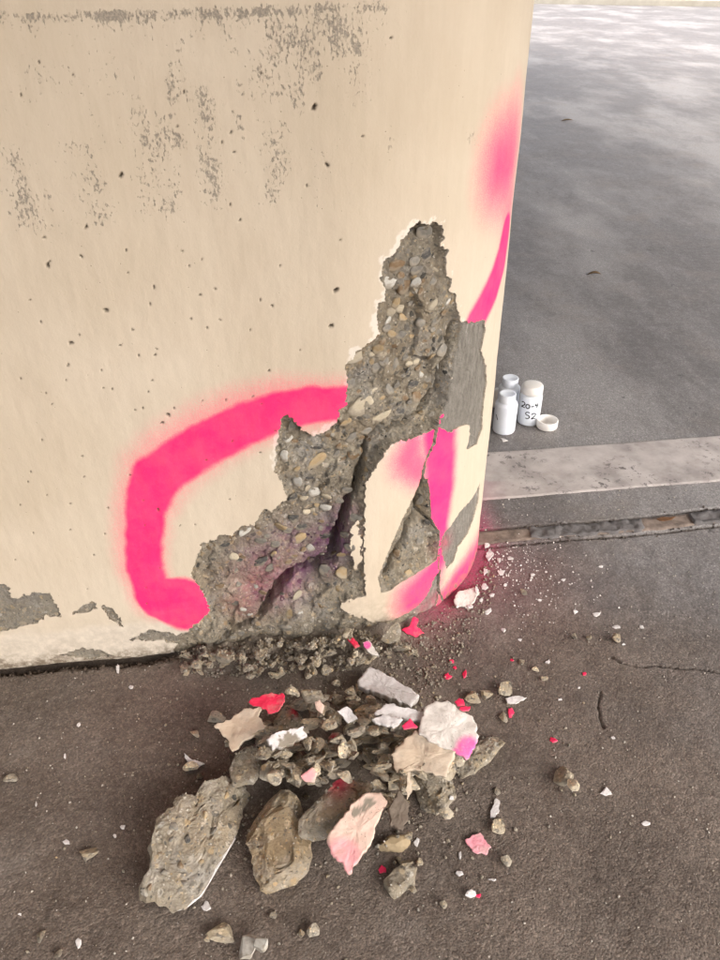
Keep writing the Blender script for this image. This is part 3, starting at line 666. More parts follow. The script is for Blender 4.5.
for i, (x, y, w, h, a, c) in enumerate(stones):
    q = wall_uv(x, y); dd = depth_at(q); d = float(np.median(dd))
    P, nrm = pillar_point(q, d)
    # slide along the line of sight so that the stone still shows at its place on the deeper surface
    eye = np.array([0, 0, CAM_H]); vd = P - eye
    P = eye + vd
    gu_, gv_ = (dd[1] - dd[2]) / 0.006, (dd[3] - dd[4]) / 0.006
    tn = np.array([-nrm[1], nrm[0], 0.0])
    N = nrm + 0.6 * (gu_ * tn + gv_ * np.array([0, 0, 1.0])); N /= np.linalg.norm(N)
    xa = tn - N * (tn @ N); xa /= np.linalg.norm(xa); za = np.cross(xa, N)
    za = za if za[2] > 0 else -za
    ca, sa = math.cos(math.radians(-a)), math.sin(math.radians(-a))
    X = xa * ca + za * sa; Z = -xa * sa + za * ca
    o = link('aggregate_stone', agg_data(i % 10, c), None, pillar)
    sx, sz = w / 730.0 * 0.6, h / 620.0 * 0.6; sy = min(sx, sz) * 0.7
    P = P - N * (sy * 0.30 - 0.0012 if i % 10 < 7 else sy * 0.7)
    mw = Matrix(((X[0] * sx, N[0] * sy, Z[0] * sz, P[0]), (X[1] * sx, N[1] * sy, Z[1] * sz, P[1]), (X[2] * sx, N[2] * sy, Z[2] * sz, P[2]), (0, 0, 0, 1)))
    o.matrix_parent_inverse = Matrix.Translation(-pillar.location); o.matrix_basis = mw

# ------------------------------------------------------------------ ground sheet
HEAP = gnd(335, 745)[:2]
J1 = [gnd(470, 530)[:2], gnd(600, 521.5)[:2], gnd(720, 508)[:2], gnd(720, 508)[:2] + np.array([3.0, 0.32])]       # far side of the joint
J2 = [gnd(470, 549)[:2], gnd(560, 541)[:2], gnd(640, 534)[:2], gnd(720, 526)[:2], gnd(720, 526)[:2] + np.array([3.0, 0.32])]
GCR = [([gnd(*p)[:2] for p in ((612,658),(622,664),(640,667),(655,665),(680,668),(700,669),(725,674),(760,676))], 0.0016, 0.004),
       ([gnd(*p)[:2] for p in ((601,692),(598,705),(600,718),(604,728))], 0.0014, 0.003)]
def wall_off(P):
    """distance out from the pillar face"""
    rel = P - P0; al = rel @ TDIR; flat = -(rel @ NIN)
    return np.where(al < 0, flat, np.hypot(P[:, 0] - CC[0], P[:, 1] - CC[1]) - R), al
def ground_z(P):
    x, y = P[:, 0], P[:, 1]
    nearf = np.exp(-np.maximum(np.hypot(x, y - 0.6) - 0.5, 0) * 2.2)
    smooth = 1 - sstep(0.93, 1.02, y - 0.11 * x)
    z = 0.0022 * fbm(x * 7, y * 7, 3, 101) * nearf + (0.0007 * fbm(x * 40, y * 40, 2, 103) + 0.0003 * fbm(x * 170, y * 170, 2, 105)) * (0.25 + 0.75 * smooth) * nearf
    off, al = wall_off(P)
    z = z - 0.009 * (1 - sstep(0.004, 0.018, off + 0.004 * fbm(x * 45, y * 45, 3, 107))) * (1 - sstep(-0.26, -0.20, al))
    m = sstep(-0.29, -0.16, al) * (1 - sstep(0.03, 0.12, al))
    z = z + m * 0.012 * np.exp(-(np.maximum(off, 0) / 0.035) ** 2) * (1 + 0.4 * fbm(x * 40, y * 40, 3, 109))
    z = z + 0.006 * np.exp(-(((x - HEAP[0]) / 0.085) ** 2 + ((y - HEAP[1]) / 0.065) ** 2))
    for path, wd, dp in GCR:
        d = seg_dist(P, path) + 0.0008 * fbm(x * 120, y * 120, 2, 111); z = z - dp * (1 - sstep(0.2, 1.0, np.abs(d) / wd))
    for path in (J1, J2):
        d = seg_dist(P, path) + 0.0015 * fbm(x * 70, y * 70, 3, 113); z = z - 0.004 * (1 - sstep(0.2, 1.0, np.abs(d) / 0.005)) * (x > 0.1)
    return z
GS = 0.0021
gx = np.concatenate([np.array(grow(-0.62, -260, GS, 1.28)[::-1][:-1]), np.arange(-0.62, 0.70, GS), np.array(grow(0.70, 260, GS, 1.28))])
gy = np.concatenate([np.array(grow(0.29, -120, GS, 1.4)[::-1][:-1]), np.arange(0.29, 1.06, GS), np.array(grow(1.06, 420, GS, 1.07))])
GX, GY = np.meshgrid(gx, gy, indexing='ij'); GP = np.stack([GX.ravel(), GY.ravel()], 1)
GZ = ground_z(GP)
off, al = wall_off(GP)
x, y = GP[:, 0], GP[:, 1]
clean = sstep(-0.22, 0.22, (y - 0.92) * 0.9 + (x - 0.22) * 0.75 + 0.12 * fbm(x * 6, y * 6, 3, 121))
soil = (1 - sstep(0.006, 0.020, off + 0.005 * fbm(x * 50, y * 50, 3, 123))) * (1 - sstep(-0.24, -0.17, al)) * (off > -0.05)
for path, wd, dp in GCR: soil = np.maximum(soil, 0.8 * (1 - sstep(0.3, 1.3, seg_dist(GP, path) / wd)))
for path in (J1, J2): soil = np.maximum(soil, 0.8 * (1 - sstep(0.3, 1.2, seg_dist(GP, path) / 0.004)) * (x > 0.1))
dust = 0.75 * np.exp(-(((x - HEAP[0] - .01) / 0.11) ** 2 + ((y - HEAP[1] - .02) / 0.075) ** 2))
dust = np.maximum(dust, 0.9 * np.exp(-(np.maximum(off, 0) / 0.05) ** 2) * sstep(-0.30, -0.15, al) * (1 - sstep(0.10, 0.24, al)))
corner = gnd(478, 555)[:2]
gp = 0.55 * np.exp(-(np.maximum(off, 0) / 0.03) ** 2) * sstep(0.07, 0.16, al) + 0.14 * np.exp(-(((x - corner[0]) / 0.12) ** 2 + ((y - corner[1] + 0.05) / 0.10) ** 2))
gp = gp * (off > -0.06) * (y < 1.15)
NX, NY = len(gx), len(gy)
I = np.arange(NX - 1)[:, None] * NY + np.arange(NY - 1)[None, :]
gq = np.stack([I, I + NY, I + NY + 1, I + 1], -1).reshape(-1, 4)
ground = link('ground', mesh_np('ground', np.stack([GP[:, 0], GP[:, 1], GZ], 1), gq, dict(clean=clean, soil=soil, dust=dust, pink=gp, far=sstep(1.6, 4.0, y))), M_GROUND)
tag(ground, kind='structure')

# worn white line on the floor
a0, a1 = gnd(470, 454)[:2], gnd(720, 435.5)[:2]; b0, b1 = gnd(470, 501.5)[:2], gnd(720, 481.7)[:2]
nl, nw = 400, 40
ss = np.linspace(-0.02, 1, nl); tt = np.linspace(0, 1, nw)
far_p = (a0[None] + (a1 - a0)[None] * (ss * 3.0)[:, None]); near_p = (b0[None] + (b1 - b0)[None] * (ss * 3.2)[:, None])
mp = near_p[:, None] + (far_p - near_p)[:, None] * tt[None, :, None]
ed = 0.0016 * fbm(ss[:, None] * 400 + 0 * tt, 0 * ss[:, None] + (tt > .5) * 9.0, 3, 131)
mp[:, 0, 1] += ed[:, 0]; mp[:, -1, 1] += ed[:, -1]
mpf = mp.reshape(-1, 2)
keep = np.ones(len(mpf), bool)
mz = ground_z(mpf) + 0.0022
mz = mz.reshape(nl, nw); mz[:, 0] -= 0.004; mz[:, -1] -= 0.004; mz[0] -= .004; mz[-1] -= .004
I = np.arange(nl - 1)[:, None] * nw + np.arange(nw - 1)[None, :]
mq = np.stack([I, I + nw, I + nw + 1, I + 1], -1).reshape(-1, 4)
mpk = 0.35 * np.exp(-((mpf[:, 0] - 0.2) / 0.05) ** 2) * (mpf[:, 1] < 1.13)
mark = link('floor_marking', mesh_np('floor_marking', np.concatenate([mpf, mz.reshape(-1, 1)], 1), mq, dict(pink=mpk)), M_MARK)
tag(mark, 'worn white painted line across the grey floor beside the pillar', 'floor marking', kind='structure')

# strip in the floor joint, showing in pieces between patches of dark filler
M_JOINT = simple('joint_board', (0.13, 0.10, 0.082), (0.27, 0.21, 0.17), 60, bumpd=0.002)
M_FILL = simple('joint_filler', (0.11, 0.10, 0.097), (0.16, 0.148, 0.144), 90, bumpd=0.003)
M_RUST = simple('rust', (0.10, 0.045, 0.02), (0.17, 0.085, 0.035), 200)
def strip(name, xa, xb, m, dz, inset, seed, lump=0.0):
    n = max(int((xb - xa) / 0.004), 3); k = 9
    X = np.linspace(xa, xb, n)
    def yat(path, X): p = np.array(path); return np.interp(X, p[:, 0], p[:, 1])
    yn = yat(J2, X) + inset; yf = yat(J1, X) - inset
    jg = 0.006 if lump > 0.001 else 0.002
    yn = yn + jg * np.maximum(fbm(X * 50, 0 * X, 4, seed), -0.2); yf = yf + 0.002 * fbm(X * 60, 0 * X + 5, 3, seed)
    T = np.linspace(0, 1, k)
    P = np.stack([np.repeat(X, k), (yn[:, None] + (yf - yn)[:, None] * T).ravel()], 1)
    Z = np.full((n, k), dz) + lump * (0.5 + fbm(P[:, 0] * 70, P[:, 1] * 70, 4, seed + 3).reshape(n, k))
    Z[:, 0] = -0.008; Z[:, -1] = -0.008; Z[0] = -0.008; Z[-1] = -0.008
    I = np.arange(n - 1)[:, None] * k + np.arange(k - 1)[None, :]
    q = np.stack([I, I + k, I + k + 1, I + 1], -1).reshape(-1, 4)
    return link(name, mesh_np(name, np.concatenate([P, Z.reshape(-1, 1)], 1), q), m)
xj = lambda px: gnd(px, 532)[0]
j = strip('joint_board', xj(466), 2.4, M_JOINT, 0.0018, 0.004, 141, 0.0010)
tag(j, 'brown filler board lying in the floor joint beside the pillar foot', 'joint board', kind='structure')
for a, b, lab in ((527, 648, 'dark crumbly filler patch over the joint board, left of the rust stain'), (696, 1100, 'dark crumbly filler patch over the joint board, right of the rust stain')):
    tag(strip('joint_filler', xj(a), xj(b), M_FILL, 0.0032, 0.0045, 150 + a, 0.0035), lab, 'joint filler', kind='structure')
rs = np.array([gnd(*p)[:2] for p in ((656,520.5),(662,518.5),(670,519),(675,518),(671,521),(664,522),(659,522))])
th = np.arange(len(rs)); rv = [(p[0], p[1], 0.0038) for p in rs] + [(p[0], p[1], 0.001) for p in rs]; nr = len(rs)
bm = bmesh.new(); bv_ = [bm.verts.new(v) for v in rv]; bm.faces.new(bv_[:nr])
for k in range(nr): bm.faces.new((bv_[k], bv_[(k + 1) % nr], bv_[nr + (k + 1) % nr], bv_[nr + k]))
bmesh.ops.recalc_face_normals(bm, faces=bm.faces)
me = bpy.data.meshes.new('rust_stain'); bm.to_mesh(me); bm.free()
tag(link('rust_flake', me, M_RUST), 'rusty brown scale lying in the bare stretch of floor joint', 'rust flake')

# unseen bridge deck added to shade the pillar; daylight enters at its open sides
bm = bmesh.new(); bmesh.ops.create_cube(bm, size=1.0)
bmesh.ops.scale(bm, vec=(18.2, 10.5, 0.6), verts=bm.verts); bmesh.ops.translate(bm, vec=(-4.9, 2.65, 3.0), verts=bm.verts)
for xg in (-11.0, -8.0, -5.0, -2.0, 1.0, 3.6):                 # girders under the slab
    r_ = bmesh.ops.create_cube(bm, size=1.0); vv_ = r_['verts']
    bmesh.ops.scale(bm, vec=(0.4, 10.1, 0.3), verts=vv_); bmesh.ops.translate(bm, vec=(xg, 2.65, 2.56), verts=vv_)
me = bpy.data.meshes.new('unseen_shade_deck'); bm.to_mesh(me); bm.free()
tag(link('unseen_shade_deck', me, simple('shade_deck_concrete', (0.20, 0.185, 0.165), (0.28, 0.26, 0.235), 2)), 'unseen grey concrete deck with girders, added to shade the pillar', 'bridge deck', kind='structure')

# pale kerb far across the floor
kA, kB = gnd(520, 3.5)[:2], gnd(730, 7)[:2]; kd = (kB - kA) / np.linalg.norm(kB - kA); kn = np.array([-kd[1], kd[0]])
kn = kn if kn[1] > 0 else -kn
M_KERB = simple('kerb_concrete', (0.50, 0.45, 0.36), (0.60, 0.55, 0.45), 3)
bm = bmesh.new(); pr_ = [(0, -0.05), (0, 0.10), (0.02, 0.12), (0.30, 0.12), (0.30, -0.05)]
rings = []
for s in (-30.0, 30.0):
    c = kA + kd * s; rings.append([bm.verts.new((c[0] + kn[0] * a, c[1] + kn[1] * a, z)) for a, z in pr_])
for k in range(len(pr_)): bm.faces.new((rings[0][k], rings[0][(k + 1) % 5], rings[1][(k + 1) % 5], rings[1][k]))
bm.faces.new(rings[0][::-1]); bm.faces.new(rings[1]); bmesh.ops.recalc_face_normals(bm, faces=bm.faces)
me = bpy.data.meshes.new('kerb'); bm.to_mesh(me); bm.free()
tag(link('kerb', me, M_KERB), kind='structure')

# ------------------------------------------------------------------ things lying on the floor settle on a height map
HX0, HY0, HS = -0.62, 0.28, 0.002
hnx, hny = 760, 620
hx = HX0 + (np.arange(hnx) + 0.5) * HS; hy = HY0 + (np.arange(hny) + 0.5) * HS
HXX, HYY = np.meshgrid(hx, hy, indexing='ij')
HM = ground_z(np.stack([HXX.ravel(), HYY.ravel()], 1)).reshape(hnx, hny)
def cells(V):
    i = np.clip(((V[:, 0] - HX0) / HS).astype(int), 0, hnx - 1); k = np.clip(((V[:, 1] - HY0) / HS).astype(int), 0, hny - 1); return i, k
def drop(V, sink=0.0):
    """lower the points (world x,y; z relative) until they touch, return the z shift"""
    i, k = cells(V); return float(-(V[:, 2] - HM[i, k]).min() - sink)
def settle(V, F_=None, wide=False):
    i, k = cells(V); np.maximum.at(HM, (i, k), V[:, 2])
    if wide:
        for a in (-1, 0, 1):
            for b in (-1, 0, 1): np.maximum.at(HM, (np.clip(i + a, 0, hnx - 1), np.clip(k + b, 0, hny - 1)), V[:, 2] - 0.0005)
    if F_ is not None:
        C = V[F_].mean(1); i, k = cells(C); np.maximum.at(HM, (i, k), C[:, 2])
def place_px(px, py, lift):
    p = gnd(px, py, lift)
    for _ in range(3):
        i, k = cells(p[None]); p = gnd(px, py, HM[i, k][0] + lift)
    return p

def keep_in_line(Wd, c_px, zc, sink, top=False):
    """rest a piece on what lies below it, at the place on its line of sight where it then really touches:
    the lowest such place, or for pieces seen on top of the heap the highest"""
    g0 = gnd(c_px[0], c_px[1], zc); prev = None
    zs = np.arange(-0.012, 0.075, 0.0015); half = (Wd[:, 2].max() - Wd[:, 2].min()) * 0.5
    zs = zs + half
    for z in (zs[::-1] if top else zs):
        D = Wd + (gnd(c_px[0], c_px[1], z) - g0); dz = drop(D, sink)
        if (dz >= 0 if top else dz <= 0):
            if prev is not None and abs(prev[1]) < abs(dz): D, dz = prev
            break
        prev = (D, dz)
    D[:, 2] += dz; return D
def outline(pts, jag, seed, step=0.003):
    """densify a closed outline and roughen it"""
    pts = np.asarray(pts, float); out = []
    for k in range(len(pts)):
        a, b = pts[k], pts[(k + 1) % len(pts)]; n = max(int(np.linalg.norm(b - a) / step), 1)
        for t in range(n): out.append(a + (b - a) * t / n)
    out = np.array(out); nn = np.roll(out, -1, 0) - np.roll(out, 1, 0); nn = np.stack([nn[:, 1], -nn[:, 0]], 1)
    nn /= np.maximum(np.linalg.norm(nn, axis=1), 1e-9)[:, None]
    return out + nn * (jag * fbm(out[:, 0] * 130, out[:, 1] * 130, 3, seed))[:, None]
def chunk(name, poly_px, thick, label, cat, mat=None, tilt=(0, 0), seed=0, n=5, rough=0.1, lift=None, pw=0.38, facets=12, sink=0.004, pink=None, group=None):
    """a broken lump with the outline seen in the photo and a real thickness"""
    poly_px = np.asarray(poly_px, float); c_px = poly_px.mean(0); BIG.append(poly_px)
    i_, k_ = cells(gnd(*c_px)[None]); zc = HM[i_, k_][0] + thick * 0.5
    nrm = Vector((0, 0, 1)); nrm.rotate(Euler((math.radians(tilt[0]), math.radians(tilt[1]), 0))); nrm = np.array(nrm)
    p = gnd(c_px[0], c_px[1], zc)
    W = np.array([on_plane(a, b, p, nrm) for a, b in poly_px])
    ctr = W.mean(0); ex = np.array([1, 0, 0]) - nrm * nrm[0]; ex /= np.linalg.norm(ex); ey = np.cross(nrm, ex)
    L = np.stack([(W - ctr) @ ex, (W - ctr) @ ey], 1)
    D = outline(L, 0.0012, seed, 0.002)
    ang = np.arctan2(D[:, 1], D[:, 0]); rad = np.hypot(D[:, 0], D[:, 1]); o = np.argsort(ang); ang, rad = ang[o], rad[o]
    V, Fq = ico(n); V = V.copy()
    az = np.arctan2(V[:, 1], V[:, 0]); cz = np.hypot(V[:, 0], V[:, 1])
    rr_ = np.interp(az, np.concatenate([ang - 2 * math.pi, ang, ang + 2 * math.pi]), np.tile(rad, 3)) * np.clip(cz, 0, 1) ** pw
    zz = np.sign(V[:, 2]) * np.abs(V[:, 2]) ** 0.55 * thick * 0.5
    P = np.stack([rr_ * np.cos(az), rr_ * np.sin(az), zz], 1)
    r = np.random.default_rng(seed + 900); ext = np.array([np.abs(P[:, 0]).max(), np.abs(P[:, 1]).max(), thick * 0.5])
    for q_ in range(facets):                                       # broken facets: flat planes cut off the upper side and rim
        k = np.array([r.normal(), r.normal(), abs(r.normal()) * 1.2 + 0.35]) / ext; k /= np.linalg.norm(k)
        e = P @ k; lim = np.percentile(e, r.uniform(78, 96)); P -= (np.where(e > lim, e - lim, 0) * 0.97)[:, None] * k
    q = P + float(seed) * 1.37
    rdg = lambda f, s_: np.abs(n3(q, f, s_)) * 2 - 0.6
    w1, i1 = worley(q[:, 0] * 60 + q[:, 2] * 31, q[:, 1] * 60 + q[:, 2] * 23, 7); w2, i2 = worley(q[:, 0] * 150 + q[:, 2] * 61, q[:, 1] * 150 - q[:, 2] * 43, 9)
    bump = rough * (0.0022 * n3(q, 26) + 0.0020 * n3(q, 70, 3) + 0.0014 * n3(q, 150, 6) + 0.0010 * n3(q, 330, 9) - 0.0030 * (i2 > 0.86) * (1 - sstep(0.1, 0.5, w2)) + 0.0016 * (i1 > 0.6) * (1 - sstep(0.15, 0.5, w1)))
    up = np.stack([V[:, 0] * 0.6, V[:, 1] * 0.6, V[:, 2]], 1); up /= np.linalg.norm(up, axis=1)[:, None]
    P = P + up * bump[:, None]
    Wd = ctr + P[:, :1] * ex + P[:, 1:2] * ey + P[:, 2:3] * nrm
    Wd = keep_in_line(Wd, c_px, zc, sink)
    base = np.array([Wd[:, 0].mean(), Wd[:, 1].mean(), Wd[:, 2].min()])
    at = {'pink': np.zeros(len(Wd))}
    if pink is not None:
        px_, py_, rp = pink; ax_, ay_ = project(Wd)
        at['pink'] = np.exp(-((ax_ - px_) ** 2 + (ay_ - py_) ** 2) / rp ** 2) * (Wd[:, 2] > base[2] + thick * 0.4)
    o = link(name, mesh_np(name, Wd - base, Fq, at, False), mat or M_RUB); o.location = base
    if label: tag(o, label, cat, group)
    settle(Wd, Fq); return o, Wd
def flake(name, poly_px, thick, label, cat, mat, tilt=(0, 0), seed=0, lift=0.004, curl=0.0, pink=None, bare=None, group=None, sink=0.0015):
    """a thin broken piece of paint or render, slightly warped, with a real edge"""
    poly_px = np.asarray(poly_px, float); c_px = poly_px.mean(0)
    i_, k_ = cells(gnd(*c_px)[None]); zc = HM[i_, k_][0] + lift; p = gnd(c_px[0], c_px[1], zc)
    nrm = Vector((0, 0, 1)); nrm.rotate(Euler((math.radians(tilt[0]), math.radians(tilt[1]), 0))); nrm = np.array(nrm)
    W = np.array([on_plane(a, b, p, nrm) for a, b in poly_px]); ctr = W.mean(0)
    ex = np.array([1, 0, 0]) - nrm * nrm[0]; ex /= np.linalg.norm(ex); ey = np.cross(nrm, ex)
    size = np.ptp(W, 0).max()
    L = outline(np.stack([(W - ctr) @ ex, (W - ctr) @ ey], 1), min(0.0022, size * 0.05), seed, max(size / 46, 0.0008))
    k = len(L); rings = [1.0, 0.975] + list(np.linspace(0.9, 0.1, 9)) if size > 0.02 else [1.0, 0.9, 0.5]
    nrg = len(rings); XY = np.concatenate([L * r for r in rings] + [np.zeros((1, 2))]); nt = len(XY)
    L = L  # outline
    warp = curl * ((XY[:, 0] / size) ** 2 + 0.5 * (XY[:, 1] / size) ** 2) + 0.0016 * min(size / 0.04, 1) * fbm(XY[:, 0] * 40 + seed, XY[:, 1] * 40, 3, seed)
    rel = np.zeros(nt); rel[:k] = -0.18 * thick
    top = np.concatenate([XY, (warp + thick / 2 + rel + 0.0003 * fbm(XY[:, 0] * 400, XY[:, 1] * 400, 2, seed + 1))[:, None]], 1)
    bot = np.concatenate([XY * 0.985, (warp - thick / 2 + 0.0006 * fbm(XY[:, 0] * 200, XY[:, 1] * 200, 2, seed + 2))[:, None]], 1)
    P = np.concatenate([top, bot]); Fq = []
    for a in range(nrg - 1):
        for b in range(k):
            c = (b + 1) % k
            Fq += [(a * k + b, a * k + c, (a + 1) * k + c), (a * k + b, (a + 1) * k + c, (a + 1) * k + b)]
    for b in range(k): Fq.append(((nrg - 1) * k + b, (nrg - 1) * k + (b + 1) % k, nt - 1))
    area = 0.5 * np.sum(L[:, 0] * np.roll(L[:, 1], -1) - np.roll(L[:, 0], -1) * L[:, 1])
    Fq = np.array(Fq); Fq = Fq if area > 0 else Fq[:, ::-1]
    side = []
    for b in range(k):
        c = (b + 1) % k; side += [(b, nt + b, nt + c), (b, nt + c, c)] if area > 0 else [(b, nt + c, nt + b), (b, c, nt + c)]
    Fall = np.concatenate([Fq, Fq[:, ::-1] + nt, np.array(side)])
    Wd = ctr + P[:, :1] * ex + P[:, 1:2] * ey + P[:, 2:3] * nrm
    Wd = keep_in_line(Wd, c_px, zc, sink, True)
    base = np.array([Wd[:, 0].mean(), Wd[:, 1].mean(), Wd[:, 2].min()])
    istop = np.arange(len(Wd)) < nt
    at = {'pink': np.zeros(len(Wd)), 'bare': np.where(istop, 0.0, 0.8)}
    if pink is not None:
        for (px_, py_, rp) in pink:
            ax_, ay_ = project(Wd); at['pink'] = np.maximum(at['pink'], (1 - sstep(0.55, 1.05, np.hypot(ax_ - px_, ay_ - py_) / rp)) * istop)
    if bare is not None:
        for (px_, py_, rp) in bare:
            ax_, ay_ = project(Wd); at['bare'] = np.maximum(at['bare'], 1 - sstep(0.85, 1.0, np.hypot(ax_ - px_, ay_ - py_) / rp + 0.3 * fbm(Wd[:, 0] * 200, Wd[:, 1] * 200, 3, 5)))
    me = mesh_np(name, Wd - base, Fall, at, True)
    o = link(name, me, mat); o.location = base
    # crisp edge between face and side
    sharp = np.zeros(len(me.edges), bool); ev = np.zeros(len(me.edges) * 2, np.int32); me.edges.foreach_get('vertices', ev); ev = ev.reshape(-1, 2)
    rim = ((ev[:, 0] < k) & (ev[:, 1] < k)) | ((ev >= nt).all(1) & (ev < nt + k).all(1))
    me.attributes.new('sharp_edge', 'BOOLEAN', 'EDGE').data.foreach_set('value', rim)
    if label: tag(o, label, cat, group)
    settle(Wd, Fall, True); return o, Wd

# loose stones: a set of shapes, each used many times
proto = [rock_verts(100 + k, 3, 9, 0.06, .25, .65) for k in range(14)] + [rock_verts(300 + k, 3, 7, 0.10, .3, .8) for k in range(8)]
proto_me = {}
def rock_data(k, mat):
    if (k, mat.name) not in proto_me:
        me = mesh_np('rubble_stone', proto[k][0], proto[k][1], {'pink': np.zeros(len(proto[k][0]))}, False); me.materials.append(mat); proto_me[(k, mat.name)] = me
    return proto_me[(k, mat.name)]
sr = np.random.default_rng(21)
LM = {None: M_LOOSE, M_RUB: M_LOOSE, M_RUB2: M_LOOSE2}
def loose(px, py, w, h, label, group, ang=None, mat=None, name='rubble_stone', cat='stone', flat=0.7, sink=0.12, top=False, zmax=0.2):
    """w, h: size in photo pixels"""
    k = int(sr.integers(len(proto))); V = proto[k][0]
    p = place_px(px, py, 0.0)
    depth = np.linalg.norm(p - np.array([0, 0, CAM_H])); s = depth / F_PX
    sx = w * s / 2 / 0.82; sy = h * s / 2 / 0.78; sz = min(sx, sy) * flat
    a = sr.uniform(0, 2 * math.pi) if ang is None else math.radians(-ang)
    rot = Matrix.Rotation(a, 3, 'Z') @ Euler((sr.normal() * 0.22, sr.normal() * 0.22, 0)).to_matrix() if ang is not None else Euler((sr.normal() * 0.3, sr.normal() * 0.3, a)).to_matrix()
    L = V @ (np.array(rot) @ np.diag([sx, sy, sz])).T
    W = keep_in_line(L + gnd(px, py, 0.03), (px, py), 0.03, sink * sz, top)
    p = W[0] - L[0]
    if W[:, 2].max() > zmax: return None
    o = link(name, rock_data(k, LM.get(mat, mat) or M_LOOSE))
    m4 = Matrix(rot).to_4x4() @ Matrix.Diagonal((sx, sy, sz, 1)); m4.translation = p; o.matrix_world = m4
    settle(W, proto[k][1])
    if callable(label): label = label(px, py, w, 'pale' if mat is M_RUB2 else 'grey')
    tag(o, label, cat, group); return o
LAND = [(190,850,'the largest chunk'),(245,762,'the small knobbly chunk'),(275,840,'the upright oval brown chunk'),(335,805,'the slanting chunk'),(240,730,'the square beige flake'),(268,703,'the bright red flake'),
        (288,738,'the long pale slab piece'),(288,718,'the red spotted chunk'),(335,697,'the small pale chunk'),(388,688,'the thick white oblong slab'),(400,714,'the thin pale grey slab'),(347,715,'the small bright white flake'),(335,738,'the pink stained chip'),(312,775,'the pale pink flake'),
        (356,835,'the blush painted slab'),(399,812,'the dark standing plate'),(420,757,'the large cream flake'),(450,728,'the large white flake'),(435,792,'the crumbly squarish chunk'),(485,748,'the long narrow chunk'),(398,880,'the wedge shaped chunk'),
        (478,844,'the lone pale pink flake'),(495,808,'the slender white flake'),(516,700,'the pointed white flake'),(412,628,'the forked pink flake'),(390,633,'the tan triangular flake'),(354,643,'the crimson flake'),(371,648,'the pink tipped flake'),(346,633,'the cream pebble'),
        (466,600,'the crumpled white flake'),(193,760,'the flake on a stone'),(505,420,'the capless bottles'),(180,640,'the pink spray blob'),(250,635,'the crevice end'),(300,650,'the broken pillar foot'),(650,668,'the long floor crack'),(601,710,'the short floor crack'),(30,670,'the grey peeled patch'),(250,945,'the whitish stone'),(590,545,'the floor joint'),(480,560,'the rounded pillar foot')]
def landmark(px, py): return min(LAND, key=lambda l: (l[0] - px) ** 2 + (l[1] - py) ** 2)[2]
def sized(w): return 'tiny' if w < 8 else 'small' if w < 14 else 'medium sized' if w < 22 else 'large'
def heap_label(px, py, w, tone): return '%s %s rubble stone in the heap, by %s' % (sized(w), tone, landmark(px, py))
def gravel_label(px, py, w, tone): return '%s %s pebble in the gravel, by %s' % (sized(w), tone, landmark(px, py))
def single_label(px, py, w, tone): return '%s %s stone lying on open floor, nearest %s' % (sized(w), tone, landmark(px, py))

# -- gravel against the pillar foot: each stone a thing, the crumbs between them one mass
GR_L, GR_G = 'small broken concrete pebble in the gravel against the foot of the pillar', 'gravel pebbles at the pillar foot'
GP_ = np.array([(176,655),(215,652),(260,640),(300,640),(345,632),(385,640),(412,640),(420,655),(384,660),(345,672),(300,676),(262,676),(215,680),(180,674)], float)
def rand_in(poly, n, r):
    lo, hi = poly.min(0), poly.max(0); out = []
    while len(out) < n:
        p = r.uniform(lo, hi)
        if poly_sd(p[None], poly, 99)[0] < 0: out.append(p)
    return out
for p in rand_in(GP_, 170, sr):
    s = 4.5 + 5 * sr.random() ** 2.2
    loose(p[0], p[1], s * sr.uniform(1, 1.5), s * sr.uniform(.7, 1), gravel_label, GR_G, name='gravel_pebble', cat='pebble', mat=M_RUB if sr.random() < .6 else M_RUB2)
for x, y, w, h in ((204,650,20,10),(222,655,24,14),(197,664,14,11),(185,669,12,9),(262,655,16,10),(300,660,14,12),(328,668,13,12),(340,660,12,10),(330,650,16,9),(300,645,20,8),(250,668,12,9),(273,674,12,8)):
    loose(x, y, w, h, gravel_label, GR_G, sr.uniform(-30, 30), name='gravel_pebble', cat='pebble')

# -- the large pieces, each its own outline
BIG = []
big, bigW = chunk('concrete_chunk', [(173.5,910),(153.7,900),(138,896),(140.6,880),(151,867),(150,845),(159,819),(173,810),(176,799),(187,797),(195,801),(202,786),(217,780),(230,774),(246,774),(258,787),(246,803),(241,822),(234,838),(220,861),(206,885),(200,894),(185,906)],
    0.046, 'largest rough concrete chunk with a thin white paint edge, left end of the heap', 'concrete chunk', tilt=(6, 12), seed=3, rough=0.95, n=6)
chunk('concrete_chunk', [(242,749),(251,741),(261,753),(260,767),(252,780),(233,782),(230,767)], 0.026, 'small knobbly concrete chunk under the square beige paint flake', 'concrete chunk', seed=5, rough=0.8, tilt=(0, 0))
chunk('concrete_chunk', [(275,782),(288,787),(301,800),(302,814),(312,845),(311,861),(303,882),(288,896),(265,893),(254,877),(249,853),(240,832),(243,811),(259,793)],
    0.038, 'upright oval brown concrete chunk with a smooth face, beside the largest chunk', 'concrete chunk', mat=mat_rubble('rubble_warm', 1.35, tint=(1.10, 1.0, 0.86)), seed=8, rough=1.0, tilt=(16, -8), n=6, pw=0.22, facets=18)
chunk('concrete_chunk', [(297,833),(300,820),(320,797),(333,780),(353,773),(373,777),(370,790),(353,807),(333,830),(313,838)], 0.030,
    'slanting concrete chunk with a red paint trace on its upper edge', 'concrete chunk', seed=13, rough=1.0, facets=16, pw=0.25, tilt=(4, 0), sink=0.006, pink=(338, 782, 13), mat=M_RUB2)
